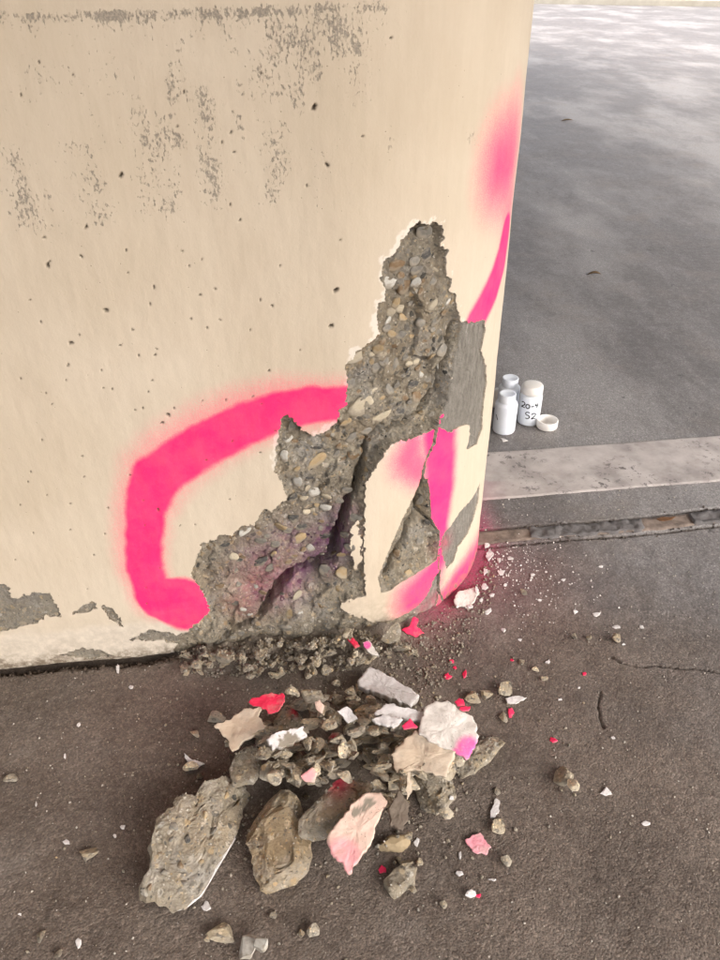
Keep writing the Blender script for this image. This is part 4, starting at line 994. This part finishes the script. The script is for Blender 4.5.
# the paint skin still on the largest chunk shows along its lower edge
edge_px = [(172,911.5),(186,907.5),(201,895.5),(207,886),(221,862),(235.5,838),(231,834),(214,858),(196,886),(178,902)]
zc = big.location.z + 0.012
W = np.array([gnd(a, b, zc) for a, b in edge_px]); k = len(W)
bm = bmesh.new(); t_ = [bm.verts.new(w) for w in W]; b_ = [bm.verts.new(w - np.array([0, 0, 0.0022])) for w in W]
bm.faces.new(t_); bm.faces.new(b_[::-1])
for a in range(k): bm.faces.new((t_[a], b_[a], b_[(a + 1) % k], t_[(a + 1) % k]))
bmesh.ops.recalc_face_normals(bm, faces=bm.faces); bm.transform(Matrix.Translation(-big.location))
me = bpy.data.meshes.new('paint_skin'); bm.to_mesh(me); bm.free(); link('paint_skin', me, M_CLEANWHITE, big)
# stones sticking out of the largest chunk
for x, y, w, h, a, c in ((174,826,12,9,0,'grey'),(172,838,9,7,0,'grey'),(192,840,9,11,0,'dark'),(160,852,7,6,0,'brown'),(204,815,10,8,0,'tan'),(214,800,11,8,0,'grey'),(180,862,10,9,0,'brown'),(165,872,11,8,0,'grey'),(200,860,9,8,0,'tan'),(183,882,10,8,0,'grey'),(225,795,9,7,0,'tan'),(187,803,14,10,0,'brown'),(215,830,9,8,0,'grey'),(150,885,8,7,0,'brown')):
    cand = bigW; pj = cand - np.array([0, 0, CAM_H]); dep = pj[:, 1] * CT - pj[:, 2] * ST; uu_ = pj[:, 0] / dep; vv_ = (pj[:, 1] * ST + pj[:, 2] * CT) / dep
    aa = (uu_ * CR - vv_ * SR) * F_PX + 360; bb = 480 - (uu_ * SR + vv_ * CR) * F_PX
    dd = (aa - x) ** 2 + (bb - y) ** 2 + np.where(pj[:, 2] < np.median(pj[:, 2]), 1e6, 0); P = cand[np.argmin(dd)]
    o = link('aggregate_stone', agg_data(int(sr.integers(10)), c), None, big); s = 1 / 850.0 * 0.52
    m4 = Euler((sr.normal() * .4, sr.normal() * .4, sr.uniform(0, 6))).to_matrix().to_4x4() @ Matrix.Diagonal((w * s, h * s, min(w, h) * s * 0.8, 1)); m4.translation = Vector(P) - big.location - Vector((0, 0, min(w, h) * s * .35)); o.matrix_basis = m4
chunk('concrete_chunk', [(413,777),(430,770),(453,773),(457,797),(437,813),(420,806)], 0.024, 'crumbly squarish tan concrete chunk under the two large paint flakes', 'concrete chunk', seed=17, rough=0.7)
chunk('concrete_chunk', [(457,768),(468,757),(473,747),(490,733),(503,727),(507,738),(493,754),(474,771),(461,776)], 0.024, 'long narrow concrete chunk sticking out beside the white flake with the pink corner', 'concrete chunk', seed=19, rough=0.7)
chunk('concrete_chunk', [(382,880),(395,870),(408,863),(417,868),(415,882),(394,898)], 0.020, 'grey wedge shaped concrete chunk lying alone below the heap', 'concrete chunk', seed=23, rough=0.5)
chunk('concrete_chunk', [(375,838),(390,834),(407,836),(410,843),(402,850),(380,850)], 0.016, 'smooth oblong brown stone lying beside the blush coloured slab', 'stone', seed=29, rough=0.3, mat=STONES['tan'])
chunk('concrete_chunk', [(327,842),(340,832),(362,822),(374,830),(362,852),(349,868),(336,856)], 0.014, 'grey concrete chunk lying under the blush coloured painted slab', 'concrete chunk', seed=31, rough=0.5, sink=0.010)
chunk('concrete_chunk', [(273,721),(287,706),(303,712),(301,724),(289,732),(274,731)], 0.020, 'pale concrete chunk with a red paint spot beside the red flake', 'concrete chunk', seed=37, rough=0.6, mat=M_RUB2, pink=(295, 711, 6))
chunk('concrete_chunk', [(327,691),(342,695),(345,702),(335,704),(326,698)], 0.014, 'small pale concrete chunk at the wall side of the heap', 'concrete chunk', seed=41, rough=0.4, mat=M_RUB2, n=4)
chunk('concrete_chunk', [(323,740),(336,731),(346,733),(346,740),(332,744)], 0.014, 'small concrete chip with a pink stain in the middle of the heap', 'concrete chunk', seed=43, rough=0.4, mat=M_RUB2, n=4, pink=(334, 738, 5))

# -- the heap
HP_L, HP_G = 'rough grey broken concrete stone in the rubble heap in front of the pillar', 'stones of the rubble heap'
heap_poly = np.array([(228,742),(268,712),(290,700),(345,692),(395,710),(428,722),(458,742),(455,775),(420,800),(398,812),(372,800),(330,800),(300,795),(262,775)], float)
for p in rand_in(heap_poly, 520, sr):
    if any(poly_sd(p[None], np.array(b), 99)[0] < 5 for b in BIG): continue
    s = 5.5 + 14 * sr.random() ** 1.8
    loose(p[0], p[1], s * sr.uniform(1.1, 2.0), s * sr.uniform(.6, 1.0), heap_label, HP_G, sr.uniform(-40, 40), mat=M_RUB if sr.random() < .6 else M_RUB2, flat=0.75, zmax=0.057, sink=0.4)
# stones that show on top of the heap
for x, y, w, h, a in ((313,695,22,14,-10),(296,697,18,12,0),(352,705,16,12,20),(360,690,14,10,0),(330,722,16,12,0),(322,712,13,15,0),(340,739,18,12,-15),(318,747,14,16,10),(342,750,10,14,-20),(356,760,15,18,10),(308,742,12,14,0),
        (290,758,13,17,-20),(309,760,9,12,-30),(276,762,14,12,0),(265,755,26,12,10),(296,776,13,24,-20),(318,770,12,16,0),(278,776,18,14,0),(330,765,12,12,0),(358,727,24,16,-10),(362,740,30,14,-25),(374,722,18,12,0),(378,755,38,17,-32),(380,730,14,10,0),(345,775,16,12,0),
        (390,775,30,26,10),(372,770,16,14,0),(405,785,16,14,0),(395,760,20,14,0),(318,785,14,12,0),(352,690,14,10,0),(338,684,12,9,0),(372,700,12,9,0),(408,800,12,22,10),(446,768,16,20,20),(390,800,12,12,0)):
    loose(x, y, w, h, heap_label, HP_G, a, mat=M_RUB if sr.random() < .55 else M_RUB2, flat=0.75, sink=0.25, top=True, zmax=0.062)

# -- crumbs: too many and too small to count
def crumbs(name, pts, sizes, mats, label, cat, n=1):
    V0, F0 = rock_verts(900, n, 5, 0.15)
    var = [rock_verts(900 + q, n, 5, 0.15)[0] for q in range(8)]
    Vs, Fs, k = [], [], 0
    for p, s in zip(pts, sizes):
        i, c = cells(np.array([[p[0], p[1], 0]])); z = HM[i, c][0]
        rot = np.array(Euler((sr.uniform(0, 6), sr.uniform(0, 6), sr.uniform(0, 6))).to_matrix())
        Vv = (var[int(sr.integers(8))] * (s * np.array([1, sr.uniform(.6, 1), sr.uniform(.5, .9)]))) @ rot.T
        Vs.append(Vv + np.array([p[0], p[1], z + s * 0.35])); Fs.append(F0 + k); k += len(Vv)
    V = np.concatenate(Vs)
    o = link(name, mesh_np(name, V, np.concatenate(Fs), {'pink': np.zeros(len(V))}, n > 1), mats); tag(o, label, cat, kind='stuff'); return o
gpts = [gnd(*p)[:2] for p in rand_in(GP_, 1500, sr)] 
gpts += [gnd(*p)[:2] for p in rand_in(np.array([(400,640),(440,612),(470,585),(480,560),(500,560),(495,600),(470,640),(440,690),(400,690),(380,665)], float), 420, sr)]
hpts = [gnd(*p)[:2] for p in rand_in(np.array([(215,745),(265,700),(345,668),(440,690),(480,740),(470,790),(420,830),(380,850),(320,840),(250,800)], float), 900, sr)]
hal = [HEAP + sr.normal(size=2) * [0.14, 0.10] for _ in range(900)]
wid = [np.array([sr.uniform(-0.6, 0.7), sr.uniform(0.3, 1.1)]) for _ in range(2600)]
def ok(p):
    o_, _ = wall_off(np.array([p])); return o_[0] > 0.001
allp = [p for p in gpts if ok(p)]
crumbs('gravel_crumbs', allp, [0.0011 + 0.0022 * sr.random() ** 2 for _ in allp], M_RUB, 'fine concrete crumbs strewn along the pillar foot', 'crumbs')
allp = [p for p in hpts + hal if ok(p)]
crumbs('rubble_crumbs', allp, [0.0008 + 0.0022 * sr.random() ** 2.5 for _ in allp], M_RUB, 'fine concrete crumbs in and around the rubble heap', 'crumbs')
cre = []
for _ in range(420):
    u_ = sr.uniform(-0.52, -0.19); x_, y_, nx_, ny_ = wall_xy(np.array([u_]), np.array([-0.002 - abs(sr.normal()) * 0.008])); cre.append(np.array([x_[0], y_[0]]))
crumbs('crevice_soil', cre, [0.0009 + 0.0028 * sr.random() ** 2 for _ in cre], simple('dark_soil', (0.05, 0.035, 0.025), (0.10, 0.075, 0.055), 200), 'dark soil and bits in the gap under the painted face', 'soil')
jp = []
for _ in range(500):
    x_ = sr.uniform(0.2, 0.75)
    pth = np.array(J1 if sr.random() < .4 else J2); jp.append(np.array([x_, np.interp(x_, pth[:, 0], pth[:, 1]) + sr.normal() * 0.004]))
crumbs('joint_grit', jp, [0.0006 + 0.0022 * sr.random() ** 2.5 for _ in jp], simple('joint_grit', (0.07, 0.06, 0.052), (0.17, 0.145, 0.125), 200), 'dark grit packed along the floor joint', 'grit')
allp = [p for p in wid if ok(p)]
crumbs('floor_grit', allp, [0.0005 + 0.0013 * sr.random() ** 3 for _ in allp], simple('pale_grit', (0.34, 0.30, 0.25), (0.5, 0.46, 0.40), 300), 'pale grit scattered over the floor', 'grit')
allp = [p for p in [np.array([corner[0] + 0.02 + abs(sr.normal()) * .07, corner[1] + sr.normal() * .06 - .03]) for _ in range(300)] if ok(p)]
crumbs('paint_crumbs', allp, [0.0007 + 0.0016 * sr.random() ** 2 for _ in allp], simple('white_crumb', (0.58, 0.52, 0.48), (0.7, 0.66, 0.62), 300), 'tiny white paint crumbs around the rounded pillar foot', 'crumbs')

flake('concrete_slab', [(267,740),(275,734),(302,728),(305,737),(289,745),(273,749)], 0.010, 'long pale concrete slab piece lying in front of the red spotted chunk', 'slab', M_CLEANWHITE, (20, 10), 3, 0.012, bare=[(290,744,12)])
flake('paint_flake', [(216,727),(231,720),(244,710),(260,709),(259,718),(265,727),(250,738),(233,751),(227,738)], 0.0035, 'square beige paint flake with torn corners at the edge of the heap', 'paint flake', M_BEIGE, (8, -4), 5, 0.014, 0.006, sink=0.005)
flake('paint_flake', [(249,703),(255,699),(267,694),(283,694),(284,702),(277,712),(269,714),(264,708),(255,706)], 0.0028, 'bright red pink paint flake behind the square beige flake', 'paint flake', M_RED, (12, 4), 7, 0.010, 0.004)
flake('render_slab', [(357,684),(370,667),(420,697),(411,708),(358,688)], 0.011, 'thick white oblong render slab at the wall side of the heap', 'slab', M_CLEANWHITE, (5, 0), 9, 0.014, sink=0.005)
flake('render_slab', [(376,714),(386,704),(394,706),(400,709),(424,713),(420,722),(404,720),(388,717)], 0.006, 'thin pale grey render piece under the large white slab', 'slab', M_CLEANWHITE, (6, 6), 11, 0.012)
flake('paint_flake', [(372,720),(383,716),(402,721),(393,728),(380,725)], 0.004, 'small bluish white lens shaped flake on the heap', 'paint flake', M_CLEANWHITE, (4, 4), 12, 0.012)
flake('paint_flake', [(402,726),(410,719),(417,727),(404,729)], 0.003, 'small red flake tucked beside the large beige flake', 'paint flake', M_PINK, (12, 0), 14, 0.012)
flake('paint_flake', [(338,712),(347,707),(352,712),(357,719),(348,724),(344,718)], 0.003, 'small bright white paint flake in the middle of the heap', 'paint flake', M_CLEANWHITE, (15, 8), 15, 0.010, 0.003)
flake('paint_flake', [(315,702),(320,700),(324,706),(322,714),(316,708)], 0.003, 'small brownish pink flake standing between the heap stones', 'paint flake', M_BLUSH, (25, 0), 16, 0.010)
flake('paint_flake', [(300,776),(312,767),(318,772),(315,782),(305,782)], 0.004, 'pale pink flake behind the upright oval chunk', 'paint flake', M_BLUSH, (20, 0), 18, 0.012, pink=[(308, 775, 9)])
flake('painted_slab', [(327,838),(333,857),(343,864),(349,874),(360,858),(373,838),(376,823),(386,803),(381,795),(367,794),(352,806),(338,823)], 0.010, 'blush painted slab with a pink lower end leaning on the heap', 'slab', M_BLUSH, (14, 3), 21, 0.022, sink=0.006, pink=[(342, 857, 24)], bare=[(356, 812, 5), (369, 802, 6), (363, 808, 4)])
flake('concrete_plate', [(398,790),(410,806),(407,822),(402,832),(390,826),(389,806)], 0.008, 'dark brown concrete plate standing beside the blush painted slab', 'slab', simple('dark_plate', (0.13, 0.10, 0.075), (0.19, 0.15, 0.115)), (20, 8), 25, 0.020, sink=0.006)
flake('paint_flake', [(408,772),(411,771),(411,792),(407,800),(406,790)], 0.0025, 'thin upright cream paint sliver under the beige flake', 'paint flake', M_BEIGE, (30, 0), 26, 0.02)
flake('paint_flake', [(392,755),(405,742),(415,731),(428,740),(440,748),(455,752),(450,764),(446,777),(434,774),(420,769),(408,770),(398,773)], 0.004, 'large cream paint flake with a torn lower edge on top of the heap', 'paint flake', M_BEIGE, (9, -3), 27, 0.030, 0.006, sink=0.008)
flake('paint_flake', [(420,724),(424,712),(430,704),(447,702),(462,712),(474,720),(478,738),(472,752),(466,759),(453,752),(440,748),(430,742),(420,734)], 0.005, 'large white paint flake with a pink sprayed corner on top of the heap', 'paint flake', M_WHITE, (7, 4), 28, 0.038, -0.004, sink=0.006, pink=[(468, 748, 15), (460, 754, 10)])

# -- pieces lying singly on the floor
S1 = 'single pieces lying around the heap'
flake('paint_flake', [(465,841),(472,836),(480,833),(484,840),(491,848),(486,855),(474,853)], 0.003, 'pale pink paint flake lying alone on the floor below the white sliver', 'paint flake', M_PALEPINK, (4, 0), 33, 0.004, 0.003)
flake('paint_flake', [(490,818),(492,806),(496,799),(500,802),(499,811),(494,818)], 0.003, 'slender white flake lying above the lone pale pink flake', 'paint flake', M_CLEANWHITE, (3, 0), 34, 0.004)
flake('paint_flake', [(505,699),(515,696),(527,698),(516,704),(507,704)], 0.003, 'pointed white flake beside two stones by the heap', 'paint flake', M_CLEANWHITE, (4, 0), 35, 0.004)
flake('paint_flake', [(401,630),(408,627),(414,616),(418,620),(417,627),(424,633),(416,637),(406,634)], 0.003, 'bright pink forked paint flake against the pillar foot', 'paint flake', M_PINK, (25, 0), 36, 0.008)
flake('paint_flake', [(380,641),(388,630),(397,621),(401,628),(400,640),(390,644)], 0.009, 'tan triangular concrete flake leaning against the pillar foot', 'concrete flake', mat_rubble('rubble_tan', 1.3), (35, 0), 38, 0.010)
flake('paint_flake', [(348,640),(353,638),(360,646),(355,648)], 0.003, 'small crimson flake in the gravel beside the cream pebble', 'paint flake', M_RED, (8, 0), 39, 0.005)
flake('paint_flake', [(363,643),(369,640),(374,648),(379,656),(372,655),(366,650)], 0.003, 'white flake with a pink tip lying in the gravel', 'paint flake', M_WHITE, (8, 0), 40, 0.005, pink=[(367, 645, 5)])
loose(346, 633, 14, 10, 'rounded cream pebble on the gravel at the pillar foot', None, 0, mat=STONES['cream'], name='pebble', cat='pebble')
flake('paint_flake', [(453,600),(458,592),(466,590),(474,588),(479,594),(474,602),(468,611),(462,606),(456,608)], 0.004, 'crumpled white paint flake at the foot of the pillar curve', 'paint flake', M_WHITE, (8, 4), 42, 0.006, 0.005)
flake('paint_flake', [(184,753),(188,758),(196,760),(205,764),(199,768),(189,766)], 0.003, 'white paint flake on a small stone left of the heap', 'paint flake', M_CLEANWHITE, (25, 0), 44, 0.012)
FL = [('small bright pink paint chip on the floor between heap and pillar', M_PINK, [(447,676,8,7),(452,662,6,6),(465,674,5,9),(460,702,11,8),(466,709,10,5),(455,668,4,4)]),
      ('small pink paint chip on the open floor right of the heap', M_PINK, [(510,713,6,9),(553,740,11,6),(585,674,5,4),(512,660,4,3)]),
      ('small pink paint chip on the floor below the heap', M_PINK, [(382,871,10,9),(478,896,6,4)]),
      ('small white paint chip scattered on the floor', M_CLEANWHITE, [(606,792,11,8),(646,823,8,5),(502,572,8,7),(488,611,6,7),(597,614,9,5),(601,567,6,4),(616,627,9,4),(471,895,10,9),(459,873,8,7),(417,842,6,8),(452,797,5,6),(460,856,4,7),(493,880,8,3),
        (510,558,6,4),(533,575,5,4),(563,580,5,3),(575,612,5,4),(520,640,5,4),(548,662,6,4),(499,560,6,5),(486,545,8,6),(489,556,8,10),(485,571,6,8),(484,587,8,7),(492,595,6,4),(481,600,7,5),(476,590,5,6),(470,607,6,5),(505,585,5,4),(623,645,4,3),(560,700,5,3),(579,688,4,3),(613,738,5,4),
        (641,627,5,4),(503,630,5,4),(540,600,5,3),(118,668,5,9),(131,687,5,4),(79,725,4,4),(36,804,3,4),(123,827,4,7),(67,842,8,5),(78,943,6,10),(65,756,4,7),(20,914,4,4),(206,906,10,8),(115,836,4,5)])]
for lab, mt, lst in FL:
    for k, (x, y, w, h) in enumerate(lst):
        nn_ = int(sr.integers(5, 9)); a0_ = sr.uniform(0, 6); pts = [(x + w * .55 * math.cos(a0_ + t * 2 * math.pi / nn_) * sr.uniform(.45, 1.25), y + h * .55 * math.sin(a0_ + t * 2 * math.pi / nn_) * sr.uniform(.45, 1.25)) for t in range(nn_)]
        flake('paint_chip', pts, 0.0022, '%s %s paint chip on the floor, nearest %s' % (sized(max(w, h)), 'pink' if mt is M_PINK else 'white', landmark(x, y)), 'paint chip', mt, (sr.normal() * 6, sr.normal() * 6), 60 + k, 0.003, 0.001, group='pink paint chips on the floor' if mt is M_PINK else 'white paint chips on the floor')
LST = [('small grey stone lying singly on the floor around the heap', [(216,718,15,13),(474,695,18,15),(485,694,14,12),(504,688,13,15),(503,716,8,12),(497,826,12,15),(507,859,10,10),(447,811,14,11),(421,862,8,9),(194,766,18,11),(201,776,7,7),(195,733,10,8),
        (562,776,17,14),(572,784,11,12),(618,637,9,9),(225,930,30,17),(208,938,6,6),(316,930,14,14),(302,934,6,6),(273,915,6,6),(87,854,19,12),(14,779,15,10),(41,935,8,10),(60,952,8,8),(410,840,9,7),(400,850,6,6),(405,861,14,9),(588,637,6,5),(575,636,8,6),(522,663,8,6),(536,668,9,6),(543,678,8,5),(524,592,7,6),(413,888,7,6),(444,903,7,7),(470,768,6,6),(497,790,6,8)])]
for lab, lst in LST:
    for x, y, w, h in lst: loose(x, y, w, h, single_label, 'single stones around the heap', 0, mat=M_RUB if sr.random() < .6 else M_RUB2, name='stone')
for x, y, w, h, lab in ((248,950,26,18,'whitish stone at the lower edge of the floor with a grey side'), (259,942,14,14,'small whitish stone leaning on a larger whitish stone')):
    loose(x, y, w, h, lab, None, 10, mat=STONES['pale'], name='stone')

# ------------------------------------------------------------------ sample bottles
def mat_plastic(name, col, ss=0.15):
    m = MB(name, 0.38, 0.45)
    m.b.inputs['Subsurface Weight'].default_value = ss; m.b.inputs['Subsurface Radius'].default_value = (0.006, 0.006, 0.007); m.b.inputs['Subsurface Scale'].default_value = 1.0
    c = m.mix(m.ramp(m.noise(70, 3), [(0.35, 0.0), (0.65, 1.0)]), col, tuple(v * 0.95 for v in col))
    return m.out(c, m.bump(m.noise(160, 3), 0.15, 0.0005))
M_BOT = mat_plastic('bottle_plastic', (0.76, 0.79, 0.84), 0.3); M_CAP = mat_plastic('cap_plastic', (0.82, 0.78, 0.73), 0.15); M_INK = simple('marker_ink', (0.012, 0.012, 0.014), (0.02, 0.02, 0.022), 200)
def lathe(prof, seg=40):
    V, Fq = [], []
    for r, z in prof:
        for k in range(seg): a = 2 * math.pi * k / seg; V.append((r * math.cos(a), r * math.sin(a), z))
    for i in range(len(prof) - 1):
        for k in range(seg): l = (k + 1) % seg; Fq.append((i * seg + k, i * seg + l, (i + 1) * seg + l, (i + 1) * seg + k))
    return np.array(V), np.array(Fq)
BR, BH = 0.0228, 0.066
body_prof = [(0.0, 0.0015), (0.014, 0.0015), (0.0195, 0.0), (0.0218, 0.0012), (BR, 0.004), (BR, 0.020), (BR, 0.045), (BR, BH - 0.004), (0.0222, BH - 0.0012), (0.0200, BH + 0.0018), (0.0172, BH + 0.0035)]
neck_prof = [(0.0172, BH + 0.0025), (0.0166, BH + 0.005), (0.0172, BH + 0.0065), (0.0164, BH + 0.0080), (0.0172, BH + 0.0098), (0.0164, BH + 0.0115), (0.0168, BH + 0.0195), (0.0164, BH + 0.0205), (0.0150, BH + 0.0208), (0.0140, BH + 0.0203), (0.0, BH + 0.0202)]
capn = 0.0215
cap_prof = [(0.0, 0.0185), (0.0175, 0.0188), (0.0198, 0.0178), (capn, 0.0155), (capn + .0003, 0.010), (capn + .0004, 0.0006), (capn - .0002, 0.0), (0.0192, 0.0), (0.0190, 0.0155), (0.0, 0.0162)]
def cyl_stroke(pts, ang0, r, wdt):
    """a marker stroke laid on a cylinder; pts in metres (along, up)"""
    V, Fq = [], []
    P = []
    for k in range(len(pts) - 1):
        a, b = np.array(pts[k]), np.array(pts[k + 1]); n = max(int(np.linalg.norm(b - a) / 0.0008), 1)
        for t in range(n): P.append(a + (b - a) * t / n)
    P.append(np.array(pts[-1])); P = np.array(P); d = np.gradient(P, axis=0); d /= np.maximum(np.linalg.norm(d, axis=1), 1e-9)[:, None]; nn = np.stack([-d[:, 1], d[:, 0]], 1)
    for p, q in zip(P, nn):
        for s in (-1, 1):
            e = p + q * wdt * s; a = ang0 + e[0] / r; V.append(((r + 0.00025) * math.cos(a), (r + 0.00025) * math.sin(a), e[1]))
    for k in range(len(P) - 1): Fq.append((2 * k, 2 * k + 1, 2 * k + 3, 2 * k + 2))
    return np.array(V), np.array(Fq)
def arc(cx, cy, rx, ry, a0, a1, n=10): return [(cx + rx * math.cos(math.radians(a0 + (a1 - a0) * t / n)), cy + ry * math.sin(math.radians(a0 + (a1 - a0) * t / n))) for t in range(n + 1)]
def bottle(px, py, label, capped, strokes, rot=0.0):
    p = gnd(px, py); gz = float(ground_z(np.array([p[:2]]))[0])
    t = thing('sample_bottle', label, 'bottle', (p[0], p[1], gz), 'plastic sample bottles beside the pillar')
    V, Fq = lathe(body_prof); link('body', mesh_np('body', V, Fq), M_BOT, t)
    V, Fq = lathe(neck_prof); link('neck', mesh_np('neck', V, Fq), M_BOT, t)
    if capped:
        V, Fq = lathe(cap_prof); c = link('cap', mesh_np('cap', V, Fq), M_CAP, t); c.location = (0, 0, BH + 0.0038)
    if strokes:
        face = math.atan2(-p[1], -p[0]); Vs, Fs, k = [], [], 0
        for s in strokes:
            V, Fq = cyl_stroke(s, face + rot, BR, 0.0011); Vs.append(V); Fs.append(Fq + k); k += len(V)
        link('handwriting', mesh_np('handwriting', np.concatenate(Vs), np.concatenate(Fs)), M_INK, t)
    return t
two = lambda x, y, s=1: arc(x + .003 * s, y + .0065 * s, .0030 * s, .0026 * s, 170, -40) + [(x, y), (x + .0025 * s, y + .0004 * s), (x + .0068 * s, y + .0004 * s)]
wr = [[(a * 1.35 - .001, .036 + (b - .036) * 1.35) for a, b in st] for st in [two(-0.0135, 0.041), arc(-0.0026, 0.0446, 0.0030, 0.0034, 90, 450, 14), [(0.0028, 0.0448), (0.0066, 0.0456)],
      [(0.0100, 0.0500), (0.0088, 0.0462), (0.0140, 0.0468)], [(0.0128, 0.0498), (0.0118, 0.0420)],
      arc(-0.0010, 0.0322, 0.0034, 0.0026, 40, 260, 10) + arc(-0.0016, 0.0266, 0.0036, 0.0030, 80, -130, 10), two(0.0050, 0.0236, 1.05)]]
bottle(528, 421, 'capped white plastic bottle with black handwriting on its side', True, wr)
bottle(503.5, 430, 'white plastic bottle without its cap, one black pen stroke on its side', False, [[(-0.0205, 0.044), (-0.0165, 0.036), (-0.0150, 0.0335)]])
bottle(506.5, 413.5, 'white plastic bottle without its cap, standing behind another one', False, [[(-0.020, 0.046), (-0.0185, 0.043)]])
def cap_obj(px, py, label, flip, rx=0.0, ry=0.0):
    p = gnd(px, py); gz = float(ground_z(np.array([p[:2]]))[0])
    V, Fq = lathe(cap_prof); me = mesh_np('bottle_cap', V, Fq); o = link('bottle_cap', me, M_CAP); o.location = (p[0], p[1], gz + (0.0188 if flip else 0.0)); o.rotation_euler = (math.pi if flip else rx, ry, 0)
    return tag(o, label, 'bottle cap', 'loose bottle caps')
cap_obj(546.5, 427, 'white bottle cap lying open side up beside the capped bottle', True)
c2 = cap_obj(495, 406, 'white bottle cap leaning on edge, half hidden behind the pillar', False)
c2.rotation_euler = (math.radians(80), 0, math.radians(35)); c2.location.z += capn * 0.99

# dry leaves and a pale crumb on the far floor
M_LEAF = simple('dry_leaf', (0.13, 0.08, 0.04), (0.22, 0.15, 0.08), 150)
def leaf(px, py, L, W, a, label):
    p = gnd(px, py); n = 9; V, Fq = [], []
    for k in range(n):
        t = k / (n - 1); w = W * math.sin(math.pi * t) ** 0.7 * (1 + 0.15 * math.sin(9 * t)) + 0.0003
        for s in (-1, 0, 1): V.append((L * (t - .5), s * w, 0.004 + 0.006 * abs(s) * math.sin(math.pi * t) + 0.005 * math.sin(2.5 * t)))
    for k in range(n - 1):
        for s in (0, 1): Fq.append((k * 3 + s, k * 3 + s + 1, k * 3 + s + 4, k * 3 + s + 3))
    V = np.array(V); V2 = V.copy(); V2[:, 2] -= 0.0006; m = len(V); Fq = np.array(Fq)
    V = np.concatenate([V, V2]); V[:, 2] -= V[:, 2].min()
    rim = [k * 3 for k in range(n)] + [k * 3 + 2 for k in range(n)][::-1]; side = np.array([(rim[i], rim[(i + 1) % len(rim)], rim[(i + 1) % len(rim)] + m, rim[i] + m) for i in range(len(rim))])
    o = link('dry_leaf', mesh_np('dry_leaf', V, np.concatenate([Fq, Fq[:, ::-1] + m, side])), M_LEAF); o.location = (p[0], p[1], float(ground_z(np.array([p[:2]]))[0])); o.rotation_euler = (0, 0, math.radians(a))
    return tag(o, label, 'leaf')
leaf(594, 275, 0.042, 0.006, -8, 'small dry brown leaf on the grey floor beyond the bottles')
leaf(567, 121, 0.075, 0.012, 10, 'dark curled leaf on the pale far part of the floor')
flake('paint_chip', [(500,438),(504,439),(508,441),(503,442)], 0.002, 'white crumb of paint in front of the capless bottles', 'paint chip', M_CLEANWHITE, (0, 0), 99, 0.003)
